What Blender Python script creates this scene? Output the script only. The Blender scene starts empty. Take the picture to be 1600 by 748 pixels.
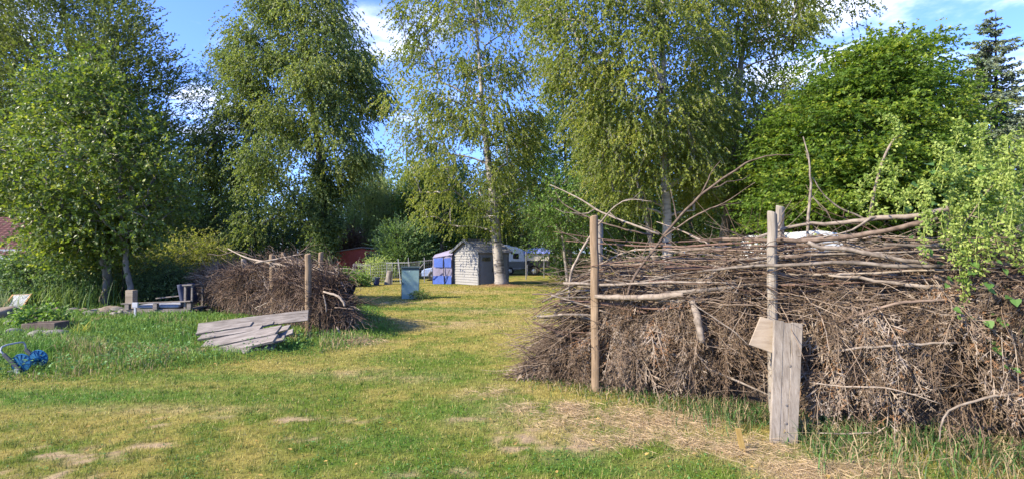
import bpy, bmesh, math, random
import numpy as np
from mathutils import Vector, Matrix

R = math.radians
random.seed(7)
scn = bpy.context.scene
COL = scn.collection

# ---------------------------------------------------------------- camera, sky, sun, exposure
EYE = 1.6
PITCH = R(1.5)
cam_d = bpy.data.cameras.new('camera')
cam_d.lens = 18.0; cam_d.sensor_width = 36.0; cam_d.clip_end = 3000; cam_d.clip_start = 0.05
cam = bpy.data.objects.new('camera', cam_d); COL.objects.link(cam)
cam.location = (0, 0, EYE); cam.rotation_euler = (R(90) + PITCH, 0, 0)
scn.camera = cam

SUN = np.array([-0.88, -0.47, 0.0]); SUN /= np.linalg.norm(SUN)
ELEV = R(36)
sun_vec = Vector((SUN[0] * math.cos(ELEV), SUN[1] * math.cos(ELEV), math.sin(ELEV)))
sd = bpy.data.lights.new('sun', 'SUN'); sd.energy = 4.7; sd.angle = R(0.55); sd.color = (1.0, 0.89, 0.70)
so = bpy.data.objects.new('sun', sd); COL.objects.link(so)
so.rotation_euler = sun_vec.to_track_quat('Z', 'Y').to_euler(); so.location = (-30, -12, 30)

world = bpy.data.worlds.new('World'); scn.world = world; world.use_nodes = True
wn, wl = world.node_tree.nodes, world.node_tree.links
wn.clear()
w_out = wn.new('ShaderNodeOutputWorld'); w_bg = wn.new('ShaderNodeBackground'); w_sky = wn.new('ShaderNodeTexSky')
w_sky.sky_type = 'NISHITA'; w_sky.sun_disc = False; w_sky.sun_elevation = ELEV
w_sky.sun_rotation = math.atan2(sun_vec.x, sun_vec.y); w_sky.air_density = 1.0; w_sky.dust_density = 0.6; w_sky.ozone_density = 2.0
w_bg.inputs['Strength'].default_value = 0.15
SKY_GAIN = 1.0
# clouds: noise on the flat cloud layer (direction divided by height) mixed over the clear sky
w_tc = wn.new('ShaderNodeTexCoord'); w_sep = wn.new('ShaderNodeSeparateXYZ'); wl.new(w_tc.outputs['Generated'], w_sep.inputs[0])
def wmath(op, a, b=None):
    n = wn.new('ShaderNodeMath'); n.operation = op
    for i, v in enumerate((a, b)):
        if v is None: continue
        if isinstance(v, (int, float)): n.inputs[i].default_value = v
        else: wl.new(v, n.inputs[i])
    return n.outputs[0]
zz = wmath('ADD', wmath('MAXIMUM', w_sep.outputs[2], 0.0), 0.12)
cx = wmath('DIVIDE', w_sep.outputs[0], zz); cy = wmath('DIVIDE', w_sep.outputs[1], zz)
w_comb = wn.new('ShaderNodeCombineXYZ'); wl.new(cx, w_comb.inputs[0]); wl.new(cy, w_comb.inputs[1])
w_n1 = wn.new('ShaderNodeTexNoise'); w_n1.inputs['Scale'].default_value = 1.5; w_n1.inputs['Detail'].default_value = 8; w_n1.inputs['Roughness'].default_value = 0.58
wl.new(w_comb.outputs[0], w_n1.inputs['Vector'])
def cloud_bank(vec, inner, outer):      # 1 inside a cone of sky round a compass direction, 0 outside it
    v = Vector(vec).normalized()
    n = wn.new('ShaderNodeVectorMath'); n.operation = 'DOT_PRODUCT'
    wl.new(w_tc.outputs['Generated'], n.inputs[0]); n.inputs[1].default_value = v
    m = wn.new('ShaderNodeMapRange'); m.interpolation_type = 'SMOOTHSTEP'
    m.inputs['From Min'].default_value = math.cos(outer); m.inputs['From Max'].default_value = math.cos(inner)
    wl.new(n.outputs['Value'], m.inputs['Value'])
    return m.outputs[0]
b1 = cloud_bank((-0.22, 1, 0.42), R(3), R(12)); b2 = cloud_bank((0.95, 1, 0.46), R(6), R(24))
b3 = cloud_bank((-0.62, 1, 0.26), R(1), R(5)); b4 = cloud_bank((-0.61, 1, 0.435), R(0), R(5)); b5 = cloud_bank((-1.0, 1, 0.5), R(1), R(6))
bank = wmath('ADD', wmath('MULTIPLY', b1, 0.17), wmath('ADD', wmath('MULTIPLY', b2, 0.2), wmath('ADD', wmath('MULTIPLY', b3, 0.2), wmath('ADD', wmath('MULTIPLY', b4, 0.05), wmath('MULTIPLY', b5, .2)))))
dens = wmath('ADD', w_n1.outputs['Fac'], bank)
w_r = wn.new('ShaderNodeMapRange'); w_r.interpolation_type = 'SMOOTHSTEP'
w_r.inputs['From Min'].default_value = 0.62; w_r.inputs['From Max'].default_value = 0.82; w_r.inputs['To Max'].default_value = 0.9
wl.new(dens, w_r.inputs['Value'])
w_mix = wn.new('ShaderNodeMixRGB'); wl.new(w_r.outputs[0], w_mix.inputs['Fac'])
w_tint = wn.new('ShaderNodeMixRGB'); w_tint.blend_type = 'MULTIPLY'; w_tint.inputs['Fac'].default_value = 1.0
w_tint.inputs[2].default_value = (.52, .66, 1.16, 1)
wl.new(w_sky.outputs[0], w_tint.inputs[1])
wl.new(w_tint.outputs[0], w_mix.inputs[1]); w_mix.inputs[2].default_value = (5.6, 5.8, 6.4, 1)
wl.new(w_mix.outputs[0], w_bg.inputs['Color']); wl.new(w_bg.outputs[0], w_out.inputs['Surface'])

scn.view_settings.view_transform = 'Standard'; scn.view_settings.look = 'None'
scn.view_settings.exposure = 1.42; scn.view_settings.gamma = 1.0; scn.view_settings.use_curve_mapping = False
scn.render.engine = 'CYCLES'
cy_ = scn.cycles
cy_.max_bounces = 8; cy_.diffuse_bounces = 5; cy_.glossy_bounces = 2; cy_.transmission_bounces = 4; cy_.transparent_max_bounces = 8
cy_.use_denoising = True; cy_.denoiser = 'OPENIMAGEDENOISE'; cy_.denoising_prefilter = 'ACCURATE'
cy_.sample_clamp_indirect = 4.0

# ---------------------------------------------------------------- helpers
CP, SP = math.cos(PITCH), math.sin(PITCH)
def P(px, py, d):
    """a point of the place: the spot seen at photograph pixel (px, py), d metres ahead of the camera"""
    a = (px - 800.0) / 800.0; b = (374.0 - py) / 800.0
    y = CP - b * SP; z = SP + b * CP
    k = d / y
    return np.array([a * k, d, EYE + z * k])

def smooth(t): t = np.clip(t, 0, 1); return t * t * (3 - 2 * t)
def vnoise(x, y, s=0):
    x = np.asarray(x, float); y = np.asarray(y, float)
    xi = np.floor(x).astype(np.int64); yi = np.floor(y).astype(np.int64); fx = smooth(x - xi); fy = smooth(y - yi)
    def h(i, j):
        n = (i * 374761393 + j * 668265263 + s * 982451653) & 0xffffffff
        n = ((n ^ (n >> 13)) * 1274126177) & 0xffffffff
        return ((n ^ (n >> 16)) & 0xffff) / 65535.0
    return (h(xi, yi) * (1 - fx) + h(xi + 1, yi) * fx) * (1 - fy) + (h(xi, yi + 1) * (1 - fx) + h(xi + 1, yi + 1) * fx) * fy
def fbm(x, y, s=0, o=4):
    v = 0; a = 0.5; t = 0
    for i in range(o):
        v = v + a * vnoise(x * 2 ** i, y * 2 ** i, s + i * 17); t += a; a *= 0.5
    return v / t

# the bank of uncut grass on the left of the lawn (ground rises a little behind this line)
BANK = np.array([(-14.0, 6.4), (-6.2, 6.35), (-5.2, 6.7), (-4.3, 7.35), (-3.3, 8.1), (-2.5, 8.9), (-2.3, 10.5), (-3.5, 13.5), (-5.5, 19.0), (-14.0, 30.0)])
def bank_dist(x, y):
    """signed distance to the bank line, positive on the uncut side"""
    x = np.asarray(x, float); y = np.asarray(y, float)
    best = np.full(x.shape, 1e9); sg = np.ones(x.shape)
    inside = np.zeros(x.shape, bool)
    n = len(BANK)
    for i in range(n):
        a, b = BANK[i], BANK[(i + 1) % n]
        e = b - a; t = np.clip(((x - a[0]) * e[0] + (y - a[1]) * e[1]) / (e @ e), 0, 1)
        dd = np.hypot(x - a[0] - t * e[0], y - a[1] - t * e[1])
        if i < n - 1: best = np.minimum(best, dd)
        c = ((a[1] > y) != (b[1] > y)) & (x < (b[0] - a[0]) * (y - a[1]) / (b[1] - a[1] + 1e-12) + a[0])
        inside ^= c
    inside |= (x < -14) & (y > 6.4)
    return np.where(inside, best, -best)
def H(x, y):
    x = np.asarray(x, float); y = np.asarray(y, float)
    b = bank_dist(x, y)
    h = 0.05 * smooth((b + 0.25) / 0.8) + 0.035 * (fbm(x * 0.5, y * 0.5, 3) - 0.5) + 0.02 * (fbm(x * 2, y * 2, 5) - .5)
    m = np.exp(-(((x + .55) / 1.0) ** 2 + ((y - 24.6) / 0.8) ** 2))
    return h + 0.16 * m
def Hs(x, y): return float(H(np.array([x]), np.array([y]))[0])

def empty(name, loc, label, cat, group=None, rz=0.0):
    o = bpy.data.objects.new(name, None); COL.objects.link(o)
    o.location = loc; o.rotation_euler = (0, 0, rz); o.empty_display_size = 0.2
    o['label'] = label; o['category'] = cat
    if group: o['group'] = group
    return o
def tag(o, label=None, cat=None, group=None, kind=None):
    if label: o['label'] = label
    if cat: o['category'] = cat
    if group: o['group'] = group
    if kind: o['kind'] = kind
    return o
def nrm(v): return v / np.maximum(np.linalg.norm(v, axis=-1, keepdims=True), 1e-9)

class MB:
    """collects world-space geometry and links it as one mesh object"""
    def __init__(s): s.v = []; s.f = []; s.n = 0; s.t = []; s.c = []; s.has_c = False
    def add(s, v, f, tint=None, col=None):
        v = np.asarray(v, np.float64).reshape(-1, 3); f = np.asarray(f, np.int64)
        s.v.append(v); s.f.append(f + s.n); s.n += len(v)
        s.t.append(np.broadcast_to(np.asarray(0.5 if tint is None else tint, np.float32), (len(v),)))
        if col is not None: s.has_c = True
        s.c.append(np.ones((len(v), 3), np.float32) * .5 if col is None else np.asarray(col, np.float32))
    def box(s, c, size, rot=None, tint=None):
        """box centred at c; rot a 3x3 matrix whose columns are the box axes"""
        h = np.array(size, float) / 2
        q = np.array([(x, y, z) for x in (-1, 1) for y in (-1, 1) for z in (-1, 1)], float) * h
        if rot is not None: q = q @ np.asarray(rot).T
        s.add(q + np.asarray(c), [(0, 1, 3, 2), (4, 6, 7, 5), (0, 4, 5, 1), (2, 3, 7, 6), (0, 2, 6, 4), (1, 5, 7, 3)], tint)
    def beam(s, a, b, w, t, up=(0, 0, 1), tint=None):
        """bar from a to b, w across, t thick along up"""
        a = np.asarray(a, float); b = np.asarray(b, float); x = b - a; L = np.linalg.norm(x); x /= L
        y = np.cross(np.asarray(up, float), x); y /= np.linalg.norm(y); z = np.cross(x, y)
        s.box((a + b) / 2, (L, w, t), np.stack([x, y, z], 1), tint)
    def tube(s, pts, rad, sides=8, tint=None):
        pts = np.asarray(pts, float); rad = np.broadcast_to(np.asarray(rad, float), (len(pts),))
        v, f = tube_batch(pts[None], rad[None], sides); s.add(v, f, tint)
    def lathe(s, origin, axis, prof, sides=20, tint=None):
        """prof: list of (radius, distance along axis)"""
        ax = nrm(np.asarray(axis, float)); ref = np.array([0, 0, 1.]) if abs(ax[2]) < .9 else np.array([1., 0, 0])
        u = nrm(np.cross(ax, ref)); w = np.cross(ax, u); th = np.linspace(0, 2 * np.pi, sides, endpoint=False)
        ring = np.cos(th)[:, None] * u + np.sin(th)[:, None] * w
        v = np.concatenate([np.asarray(origin) + ax * h + ring * max(r, 1e-4) for r, h in prof])
        k = len(prof); f = []
        for i in range(k - 1):
            for j in range(sides): f.append((i * sides + j, i * sides + (j + 1) % sides, (i + 1) * sides + (j + 1) % sides, (i + 1) * sides + j))
        s.add(v, f, tint)
    def build(s, name, mat, parent=None, smooth_=False, bevel=0):
        V = np.concatenate(s.v).astype(np.float32)
        if parent is not None:
            mw = Matrix.LocRotScale(parent.location, parent.rotation_euler, None)
            pp = parent.parent
            while pp is not None:
                mw = Matrix.LocRotScale(pp.location, pp.rotation_euler, None) @ mw; pp = pp.parent
            mi = np.array(mw.inverted()); V = (V @ mi[:3, :3].T + mi[:3, 3]).astype(np.float32); org = None
        else:
            org = np.array([(V[:, 0].min() + V[:, 0].max()) / 2, (V[:, 1].min() + V[:, 1].max()) / 2, V[:, 2].min()], np.float32)
            V = V - org
        me = bpy.data.meshes.new(name)
        me.vertices.add(len(V)); me.vertices.foreach_set('co', V.ravel())
        lt = np.concatenate([np.full(len(f), f.shape[1]) for f in s.f]).astype(np.int32)
        lv = np.concatenate([f.ravel() for f in s.f]).astype(np.int32)
        me.loops.add(len(lv)); me.loops.foreach_set('vertex_index', lv)
        me.polygons.add(len(lt)); ls = np.zeros(len(lt), np.int32); ls[1:] = np.cumsum(lt)[:-1]
        me.polygons.foreach_set('loop_start', ls); me.polygons.foreach_set('loop_total', lt)
        me.polygons.foreach_set('use_smooth', np.full(len(lt), bool(smooth_)))
        a = me.attributes.new('tint', 'FLOAT', 'POINT'); a.data.foreach_set('value', np.concatenate(s.t).astype(np.float32))
        if s.has_c:
            a = me.attributes.new('shade', 'FLOAT_COLOR', 'POINT')
            c = np.concatenate(s.c); a.data.foreach_set('color', np.concatenate([c, np.ones((len(c), 1), np.float32)], 1).ravel())
        me.update(calc_edges=True); me.validate()
        me.materials.append(mat)
        o = bpy.data.objects.new(name, me); COL.objects.link(o)
        if parent is not None: o.parent = parent
        else: o.location = org
        if bevel:
            m = o.modifiers.new('edge', 'BEVEL'); m.width = bevel; m.segments = 2; m.limit_method = 'ANGLE'
        return o

def tube_batch(Pt, Rd, sides=4, caps=True):
    """N tubes of K points: Pt (N,K,3), Rd (N,K)"""
    N, K, _ = Pt.shape
    T = nrm(np.gradient(Pt, axis=1))
    D = nrm(Pt[:, -1] - Pt[:, 0])
    ref = np.where(np.abs(D[:, 2:3]) < 0.8, np.array([[0, 0, 1.]]), np.array([[0.9, 0.43, 0]]))
    S = nrm(np.cross(T, ref[:, None, :])); U = np.cross(S, T)
    if caps:
        Pt = np.concatenate([Pt[:, :1], Pt, Pt[:, -1:]], 1); z = np.full((N, 1), 1e-5)
        Rd = np.concatenate([z, Rd, z], 1); S = np.concatenate([S[:, :1], S, S[:, -1:]], 1); U = np.concatenate([U[:, :1], U, U[:, -1:]], 1); K += 2
    th = np.linspace(0, 2 * np.pi, sides, endpoint=False)
    ring = Pt[:, :, None] + Rd[:, :, None, None] * (np.cos(th)[None, None, :, None] * S[:, :, None] + np.sin(th)[None, None, :, None] * U[:, :, None])
    V = ring.reshape(-1, 3)
    i, k, j = np.meshgrid(np.arange(N), np.arange(K - 1), np.arange(sides), indexing='ij')
    b = (i * K + k) * sides; j2 = (j + 1) % sides
    F = np.stack([b + j, b + j2, b + sides + j2, b + sides + j], -1).reshape(-1, 4)
    return V, F

def leaf_batch(C, A, Nn, L, W):
    """diamond leaves: C base points, A axis, Nn rough normal"""
    A = nrm(A); S = nrm(np.cross(A, Nn)); N2 = np.cross(S, A)
    L = np.broadcast_to(L, (len(C),))[:, None]; W = np.broadcast_to(W, (len(C),))[:, None]
    v0 = C; v1 = C + A * L * .45 + S * W * .5 + N2 * W * .12; v2 = C + A * L; v3 = C + A * L * .45 - S * W * .5 + N2 * W * .12
    V = np.stack([v0, v1, v2, v3], 1).reshape(-1, 3)
    return V, np.arange(len(C) * 4).reshape(-1, 4)

# ---------------------------------------------------------------- materials
def new_mat(name):
    m = bpy.data.materials.new(name); m.use_nodes = True
    nt = m.node_tree; b = nt.nodes['Principled BSDF']
    return m, nt.nodes, nt.links, b
def ramp(nodes, stops):
    r = nodes.new('ShaderNodeValToRGB'); e = r.color_ramp.elements
    while len(e) < len(stops): e.new(0.5)
    for el, (p, c) in zip(e, stops): el.position = p; el.color = (*c, 1)
    return r
LEAF_GAIN = 1.6
def leaf_mat(name, stops, trans=0.32, rough=0.5, tboost=1.5, spec=0.2):
    m, n, l, b = new_mat(name)
    at = n.new('ShaderNodeAttribute'); at.attribute_name = 'tint'
    r = ramp(n, [(p, tuple(min(.6, v * LEAF_GAIN) for v in c)) for p, c in stops]); l.new(at.outputs['Fac'], r.inputs[0])
    l.new(r.outputs[0], b.inputs['Base Color']); b.inputs['Roughness'].default_value = rough; b.inputs['Specular IOR Level'].default_value = spec
    tr = n.new('ShaderNodeBsdfTranslucent'); g = n.new('ShaderNodeMixRGB'); g.blend_type = 'MULTIPLY'; g.inputs[0].default_value = 1
    l.new(r.outputs[0], g.inputs[1]); g.inputs[2].default_value = (tboost * 1.1, tboost * 1.15, tboost * .55, 1); l.new(g.outputs[0], tr.inputs['Color'])
    mx = n.new('ShaderNodeMixShader'); mx.inputs[0].default_value = trans
    l.new(b.outputs[0], mx.inputs[1]); l.new(tr.outputs[0], mx.inputs[2]); l.new(mx.outputs[0], n['Material Output'].inputs['Surface'])
    return m
def rough_mat(name, c1, c2, scale=8, stretch=(1, 1, 1), rough=0.85, bump=0.3, bdist=0.01, metal=0, detail=6, c3=None, lo=.3, hi=.7, spec=.3, tint_amount=0.0):
    """two- or three-tone mottled surface"""
    m, n, l, b = new_mat(name)
    tc = n.new('ShaderNodeTexCoord'); mp = n.new('ShaderNodeMapping'); mp.inputs['Scale'].default_value = stretch
    l.new(tc.outputs['Object'], mp.inputs[0])
    ns = n.new('ShaderNodeTexNoise'); ns.inputs['Scale'].default_value = scale; ns.inputs['Detail'].default_value = detail; ns.inputs['Roughness'].default_value = .62
    l.new(mp.outputs[0], ns.inputs['Vector'])
    st = [(lo, c1), (hi, c2)] if c3 is None else [(lo, c1), ((lo + hi) / 2, c2), (hi, c3)]
    r = ramp(n, st); l.new(ns.outputs['Fac'], r.inputs[0])
    out = r.outputs[0]
    if tint_amount:
        at = n.new('ShaderNodeAttribute'); at.attribute_name = 'tint'
        mr = n.new('ShaderNodeMapRange'); mr.inputs['To Min'].default_value = 1 - tint_amount; mr.inputs['To Max'].default_value = 1 + tint_amount
        l.new(at.outputs['Fac'], mr.inputs['Value'])
        vm = n.new('ShaderNodeVectorMath'); vm.operation = 'SCALE'; l.new(out, vm.inputs[0]); l.new(mr.outputs[0], vm.inputs['Scale']); out = vm.outputs[0]
    l.new(out, b.inputs['Base Color'])
    b.inputs['Roughness'].default_value = rough; b.inputs['Metallic'].default_value = metal; b.inputs['Specular IOR Level'].default_value = spec
    if bump:
        bp = n.new('ShaderNodeBump'); bp.inputs['Strength'].default_value = bump; bp.inputs['Distance'].default_value = bdist
        l.new(ns.outputs['Fac'], bp.inputs['Height']); l.new(bp.outputs[0], b.inputs['Normal'])
    return m
def ramp_mat(name, stops, rough=.9, spec=.15):
    m, n, l, b = new_mat(name)
    at = n.new('ShaderNodeAttribute'); at.attribute_name = 'tint'; r = ramp(n, stops); l.new(at.outputs['Fac'], r.inputs[0])
    tc = n.new('ShaderNodeTexCoord'); ns = n.new('ShaderNodeTexNoise'); ns.inputs['Scale'].default_value = 25; ns.inputs['Detail'].default_value = 3
    l.new(tc.outputs['Object'], ns.inputs['Vector'])
    mr = n.new('ShaderNodeMapRange'); mr.inputs['To Min'].default_value = .55; mr.inputs['To Max'].default_value = 1.45; l.new(ns.outputs['Fac'], mr.inputs['Value'])
    vm = n.new('ShaderNodeVectorMath'); vm.operation = 'SCALE'; l.new(r.outputs[0], vm.inputs[0]); l.new(mr.outputs[0], vm.inputs['Scale'])
    l.new(vm.outputs[0], b.inputs['Base Color']); b.inputs['Roughness'].default_value = rough; b.inputs['Specular IOR Level'].default_value = spec
    return m

M = {}
# leaves: green, mid, yellow tips (real reflectances)
M['birch'] = leaf_mat('birch leaves', [(0.0, (.050, .070, .017)), (.5, (.108, .132, .028)), (.85, (.185, .192, .042)), (1, (.28, .245, .05))], trans=.5)
M['birch_dark'] = leaf_mat('grey green birch leaves', [(0.0, (.044, .066, .022)), (.5, (.092, .118, .036)), (.85, (.155, .172, .048)), (1, (.20, .20, .055))], spec=.3, rough=.45, trans=.46)
M['linden'] = leaf_mat('broad leaves', [(0.0, (.036, .060, .014)), (.5, (.070, .100, .019)), (.8, (.135, .160, .026)), (1, (.25, .24, .04))], spec=.4, rough=.42, trans=.36)
M['willow'] = leaf_mat('narrow grey green leaves', [(0.0, (.038, .056, .018)), (.5, (.068, .088, .024)), (1, (.13, .145, .038))], spec=.25, trans=.28)
M['weeping'] = leaf_mat('pale hanging leaves', [(0.0, (.12, .15, .065)), (.5, (.19, .225, .095)), (1, (.27, .29, .13))], trans=.5)
M['hornbeam'] = leaf_mat('vivid green leaves', [(0.0, (.030, .060, .012)), (.5, (.074, .118, .018)), (.9, (.165, .195, .028)), (1, (.30, .25, .035))], trans=.45)
M['ash'] = leaf_mat('fresh green leaves', [(0.0, (.045, .085, .022)), (.5, (.080, .135, .032)), (1, (.155, .20, .05))], trans=.36)
M['shrub'] = leaf_mat('mid green shrub leaves', [(0.0, (.048, .08, .022)), (.5, (.088, .13, .034)), (1, (.15, .19, .048))])
M['bluegreen'] = leaf_mat('blue green leaves', [(0.0, (.042, .076, .030)), (.5, (.075, .118, .044)), (1, (.13, .175, .06))])
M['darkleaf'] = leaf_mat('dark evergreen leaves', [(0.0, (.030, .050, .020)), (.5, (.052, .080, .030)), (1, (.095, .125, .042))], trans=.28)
M['yellowleaf'] = leaf_mat('yellow green leaves', [(0.0, (.075, .09, .02)), (.5, (.135, .145, .03)), (1, (.23, .21, .045))], trans=.4)
M['needle'] = leaf_mat('spruce needles', [(0.0, (.05, .07, .045)), (.5, (.085, .108, .066)), (1, (.13, .15, .088))], trans=.08)
M['deadleaf'] = leaf_mat('dead brown needles', [(0.0, (.05, .03, .02)), (1, (.12, .075, .05))], trans=.1)
M['seed'] = leaf_mat('pale seed clusters', [(0.0, (.075, .115, .022)), (.5, (.125, .165, .036)), (1, (.22, .25, .07))], trans=.35, spec=.2)
M['vineleaf'] = leaf_mat('climber leaves', [(0.0, (.035, .075, .016)), (.5, (.055, .11, .022)), (1, (.095, .155, .03))], trans=.35, spec=.4)
M['bark'] = rough_mat('grey brown bark', (.035, .028, .022), (.13, .11, .085), 9, (1, 1, .35), bump=.6, bdist=.03, c3=(.20, .175, .14))
M['bark_dark'] = rough_mat('dark bark', (.015, .012, .01), (.055, .045, .036), 9, (1, 1, .35), bump=.6, bdist=.03)
M['bark_pale'] = rough_mat('pale grey bark', (.10, .085, .07), (.27, .24, .20), 9, (1, 1, .4), bump=.5, bdist=.02)
def birch_bark():
    m, n, l, b = new_mat('white birch bark')
    tc = n.new('ShaderNodeTexCoord'); mp = n.new('ShaderNodeMapping'); mp.inputs['Scale'].default_value = (1.2, 1.2, 7)
    l.new(tc.outputs['Object'], mp.inputs[0])
    a = n.new('ShaderNodeTexNoise'); a.inputs['Scale'].default_value = 2.2; a.inputs['Detail'].default_value = 5; l.new(mp.outputs[0], a.inputs['Vector'])
    c = n.new('ShaderNodeTexNoise'); c.inputs['Scale'].default_value = 1.4; c.inputs['Detail'].default_value = 4; l.new(tc.outputs['Object'], c.inputs['Vector'])
    ad = n.new('ShaderNodeMath'); ad.operation = 'ADD'; l.new(a.outputs['Fac'], ad.inputs[0]); l.new(c.outputs['Fac'], ad.inputs[1])
    r = ramp(n, [(.36, (.03, .026, .022)), (.43, (.13, .115, .10)), (.5, (.25, .225, .195)), (.7, (.34, .31, .27))])
    hf = n.new('ShaderNodeMath'); hf.operation = 'MULTIPLY'; hf.inputs[1].default_value = .5; l.new(ad.outputs[0], hf.inputs[0]); l.new(hf.outputs[0], r.inputs[0])
    l.new(r.outputs[0], b.inputs['Base Color']); b.inputs['Roughness'].default_value = .75
    bp = n.new('ShaderNodeBump'); bp.inputs['Strength'].default_value = .6; bp.inputs['Distance'].default_value = .02; l.new(a.outputs['Fac'], bp.inputs['Height']); l.new(bp.outputs[0], b.inputs['Normal'])
    return m
M['birch_bark'] = birch_bark()
def wood(name, c1, c2, c3, axis=0, scale=1.0, knots=True):
    """weathered timber, grain along the given object axis"""
    m, n, l, b = new_mat(name)
    tc = n.new('ShaderNodeTexCoord'); mp = n.new('ShaderNodeMapping')
    s = [14 * scale] * 3; s[axis] = 0.9 * scale; mp.inputs['Scale'].default_value = s; l.new(tc.outputs['Object'], mp.inputs[0])
    a = n.new('ShaderNodeTexNoise'); a.inputs['Scale'].default_value = 2.5; a.inputs['Detail'].default_value = 8; a.inputs['Roughness'].default_value = .7; a.inputs['Distortion'].default_value = .5
    l.new(mp.outputs[0], a.inputs['Vector'])
    r = ramp(n, [(.28, c1), (.45, c2), (.68, c3)]); l.new(a.outputs['Fac'], r.inputs[0])
    c = n.new('ShaderNodeTexNoise'); c.inputs['Scale'].default_value = 3; c.inputs['Detail'].default_value = 3; l.new(tc.outputs['Object'], c.inputs['Vector'])
    mr = n.new('ShaderNodeMapRange'); mr.inputs['From Min'].default_value = .3; mr.inputs['From Max'].default_value = .7; mr.inputs['To Min'].default_value = .7; mr.inputs['To Max'].default_value = 1.15; l.new(c.outputs['Fac'], mr.inputs['Value'])
    vm = n.new('ShaderNodeVectorMath'); vm.operation = 'SCALE'; l.new(r.outputs[0], vm.inputs[0]); l.new(mr.outputs[0], vm.inputs['Scale'])
    l.new(vm.outputs[0], b.inputs['Base Color']); b.inputs['Roughness'].default_value = .85; b.inputs['Specular IOR Level'].default_value = .2
    bp = n.new('ShaderNodeBump'); bp.inputs['Strength'].default_value = .5; bp.inputs['Distance'].default_value = .006; l.new(a.outputs['Fac'], bp.inputs['Height']); l.new(bp.outputs[0], b.inputs['Normal'])
    return m
M['plank_x'] = wood('weathered grey plank', (.05, .043, .036), (.15, .13, .112), (.25, .225, .20), 0)
M['plank_z'] = wood('weathered upright board', (.10, .08, .06), (.22, .185, .145), (.31, .27, .22), 2)
M['post_z'] = wood('round post timber', (.09, .06, .035), (.20, .14, .085), (.28, .205, .13), 2, 1.5)
M['post_pale'] = wood('pale post timber', (.11, .09, .07), (.22, .19, .15), (.30, .265, .22), 2, 1.5)
M['ply'] = wood('pale board', (.20, .155, .11), (.29, .23, .165), (.35, .29, .215), 0, .8)
M['yellow_wood'] = wood('yellow pine', (.19, .125, .035), (.27, .18, .055), (.31, .22, .08), 2)
M['old_wood'] = wood('dark old timber', (.06, .05, .042), (.16, .14, .12), (.26, .23, .20), 0)
M['stick_brown'] = rough_mat('brown stick bark', (.04, .028, .02), (.12, .085, .06), 14, rough=.85, bump=.4, c3=(.18, .135, .10), tint_amount=.35)
M['stick_grey'] = rough_mat('grey stick bark', (.058, .046, .036), (.16, .13, .10), 14, rough=.85, bump=.4, c3=(.25, .212, .17), tint_amount=.35)
M['stick_pale'] = rough_mat('pale stripped wood', (.11, .085, .06), (.20, .16, .12), 14, rough=.8, bump=.3, c3=(.27, .225, .175), tint_amount=.3)
M['stick_red'] = rough_mat('reddish stick bark', (.05, .03, .022), (.13, .075, .05), 14, rough=.75, bump=.3, tint_amount=.35)
M['frond'] = ramp_mat('dry conifer fronds', [(0.0, (.034, .022, .013)), (.35, (.10, .068, .043)), (.7, (.18, .135, .095)), (.93, (.27, .222, .172)), (1, (.18, .10, .05))])
M['twig'] = ramp_mat('dry twigs', [(0.0, (.038, .025, .017)), (.5, (.13, .09, .06)), (1, (.31, .245, .18))])
M['twig_red'] = ramp_mat('fine reddish twigs', [(0.0, (.035, .021, .014)), (.5, (.115, .074, .049)), (.9, (.24, .178, .128)), (1, (.33, .26, .195))])
M['gap_shade'] = rough_mat('brush core with shade in colour', (.012, .009, .007), (.05, .036, .026), 9, bump=1, bdist=.06, c3=(.09, .065, .045))  # solid core of the piles, its colour holds the shade between the twigs
def blade_mat(name, trans):
    m, n, l, b = new_mat(name)
    at = n.new('ShaderNodeAttribute'); at.attribute_name = 'shade'
    l.new(at.outputs['Color'], b.inputs['Base Color']); b.inputs['Roughness'].default_value = .55; b.inputs['Specular IOR Level'].default_value = .25
    tr = n.new('ShaderNodeBsdfTranslucent'); g = n.new('ShaderNodeVectorMath'); g.operation = 'SCALE'; g.inputs['Scale'].default_value = 1.3
    l.new(at.outputs['Color'], g.inputs[0]); l.new(g.outputs[0], tr.inputs['Color'])
    mx = n.new('ShaderNodeMixShader'); mx.inputs[0].default_value = trans; l.new(b.outputs[0], mx.inputs[1]); l.new(tr.outputs[0], mx.inputs[2])
    l.new(mx.outputs[0], n['Material Output'].inputs['Surface'])
    return m
M['blade'] = blade_mat('grass blades', .3)
def ground_mat():
    m, n, l, b = new_mat('lawn soil and turf')
    at = n.new('ShaderNodeAttribute'); at.attribute_name = 'shade'
    tc = n.new('ShaderNodeTexCoord')
    a = n.new('ShaderNodeTexNoise'); a.inputs['Scale'].default_value = 9; a.inputs['Detail'].default_value = 10; a.inputs['Roughness'].default_value = .75; l.new(tc.outputs['Object'], a.inputs['Vector'])
    mr = n.new('ShaderNodeMapRange'); mr.inputs['From Min'].default_value = .3; mr.inputs['From Max'].default_value = .7; mr.inputs['To Min'].default_value = .55; mr.inputs['To Max'].default_value = 1.4; l.new(a.outputs['Fac'], mr.inputs['Value'])
    vm = n.new('ShaderNodeVectorMath'); vm.operation = 'SCALE'; l.new(at.outputs['Color'], vm.inputs[0]); l.new(mr.outputs[0], vm.inputs['Scale'])
    l.new(vm.outputs[0], b.inputs['Base Color']); b.inputs['Roughness'].default_value = .95; b.inputs['Specular IOR Level'].default_value = .1
    bp = n.new('ShaderNodeBump'); bp.inputs['Strength'].default_value = .8; bp.inputs['Distance'].default_value = .03; l.new(a.outputs['Fac'], bp.inputs['Height']); l.new(bp.outputs[0], b.inputs['Normal'])
    return m
M['ground'] = ground_mat()
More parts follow.
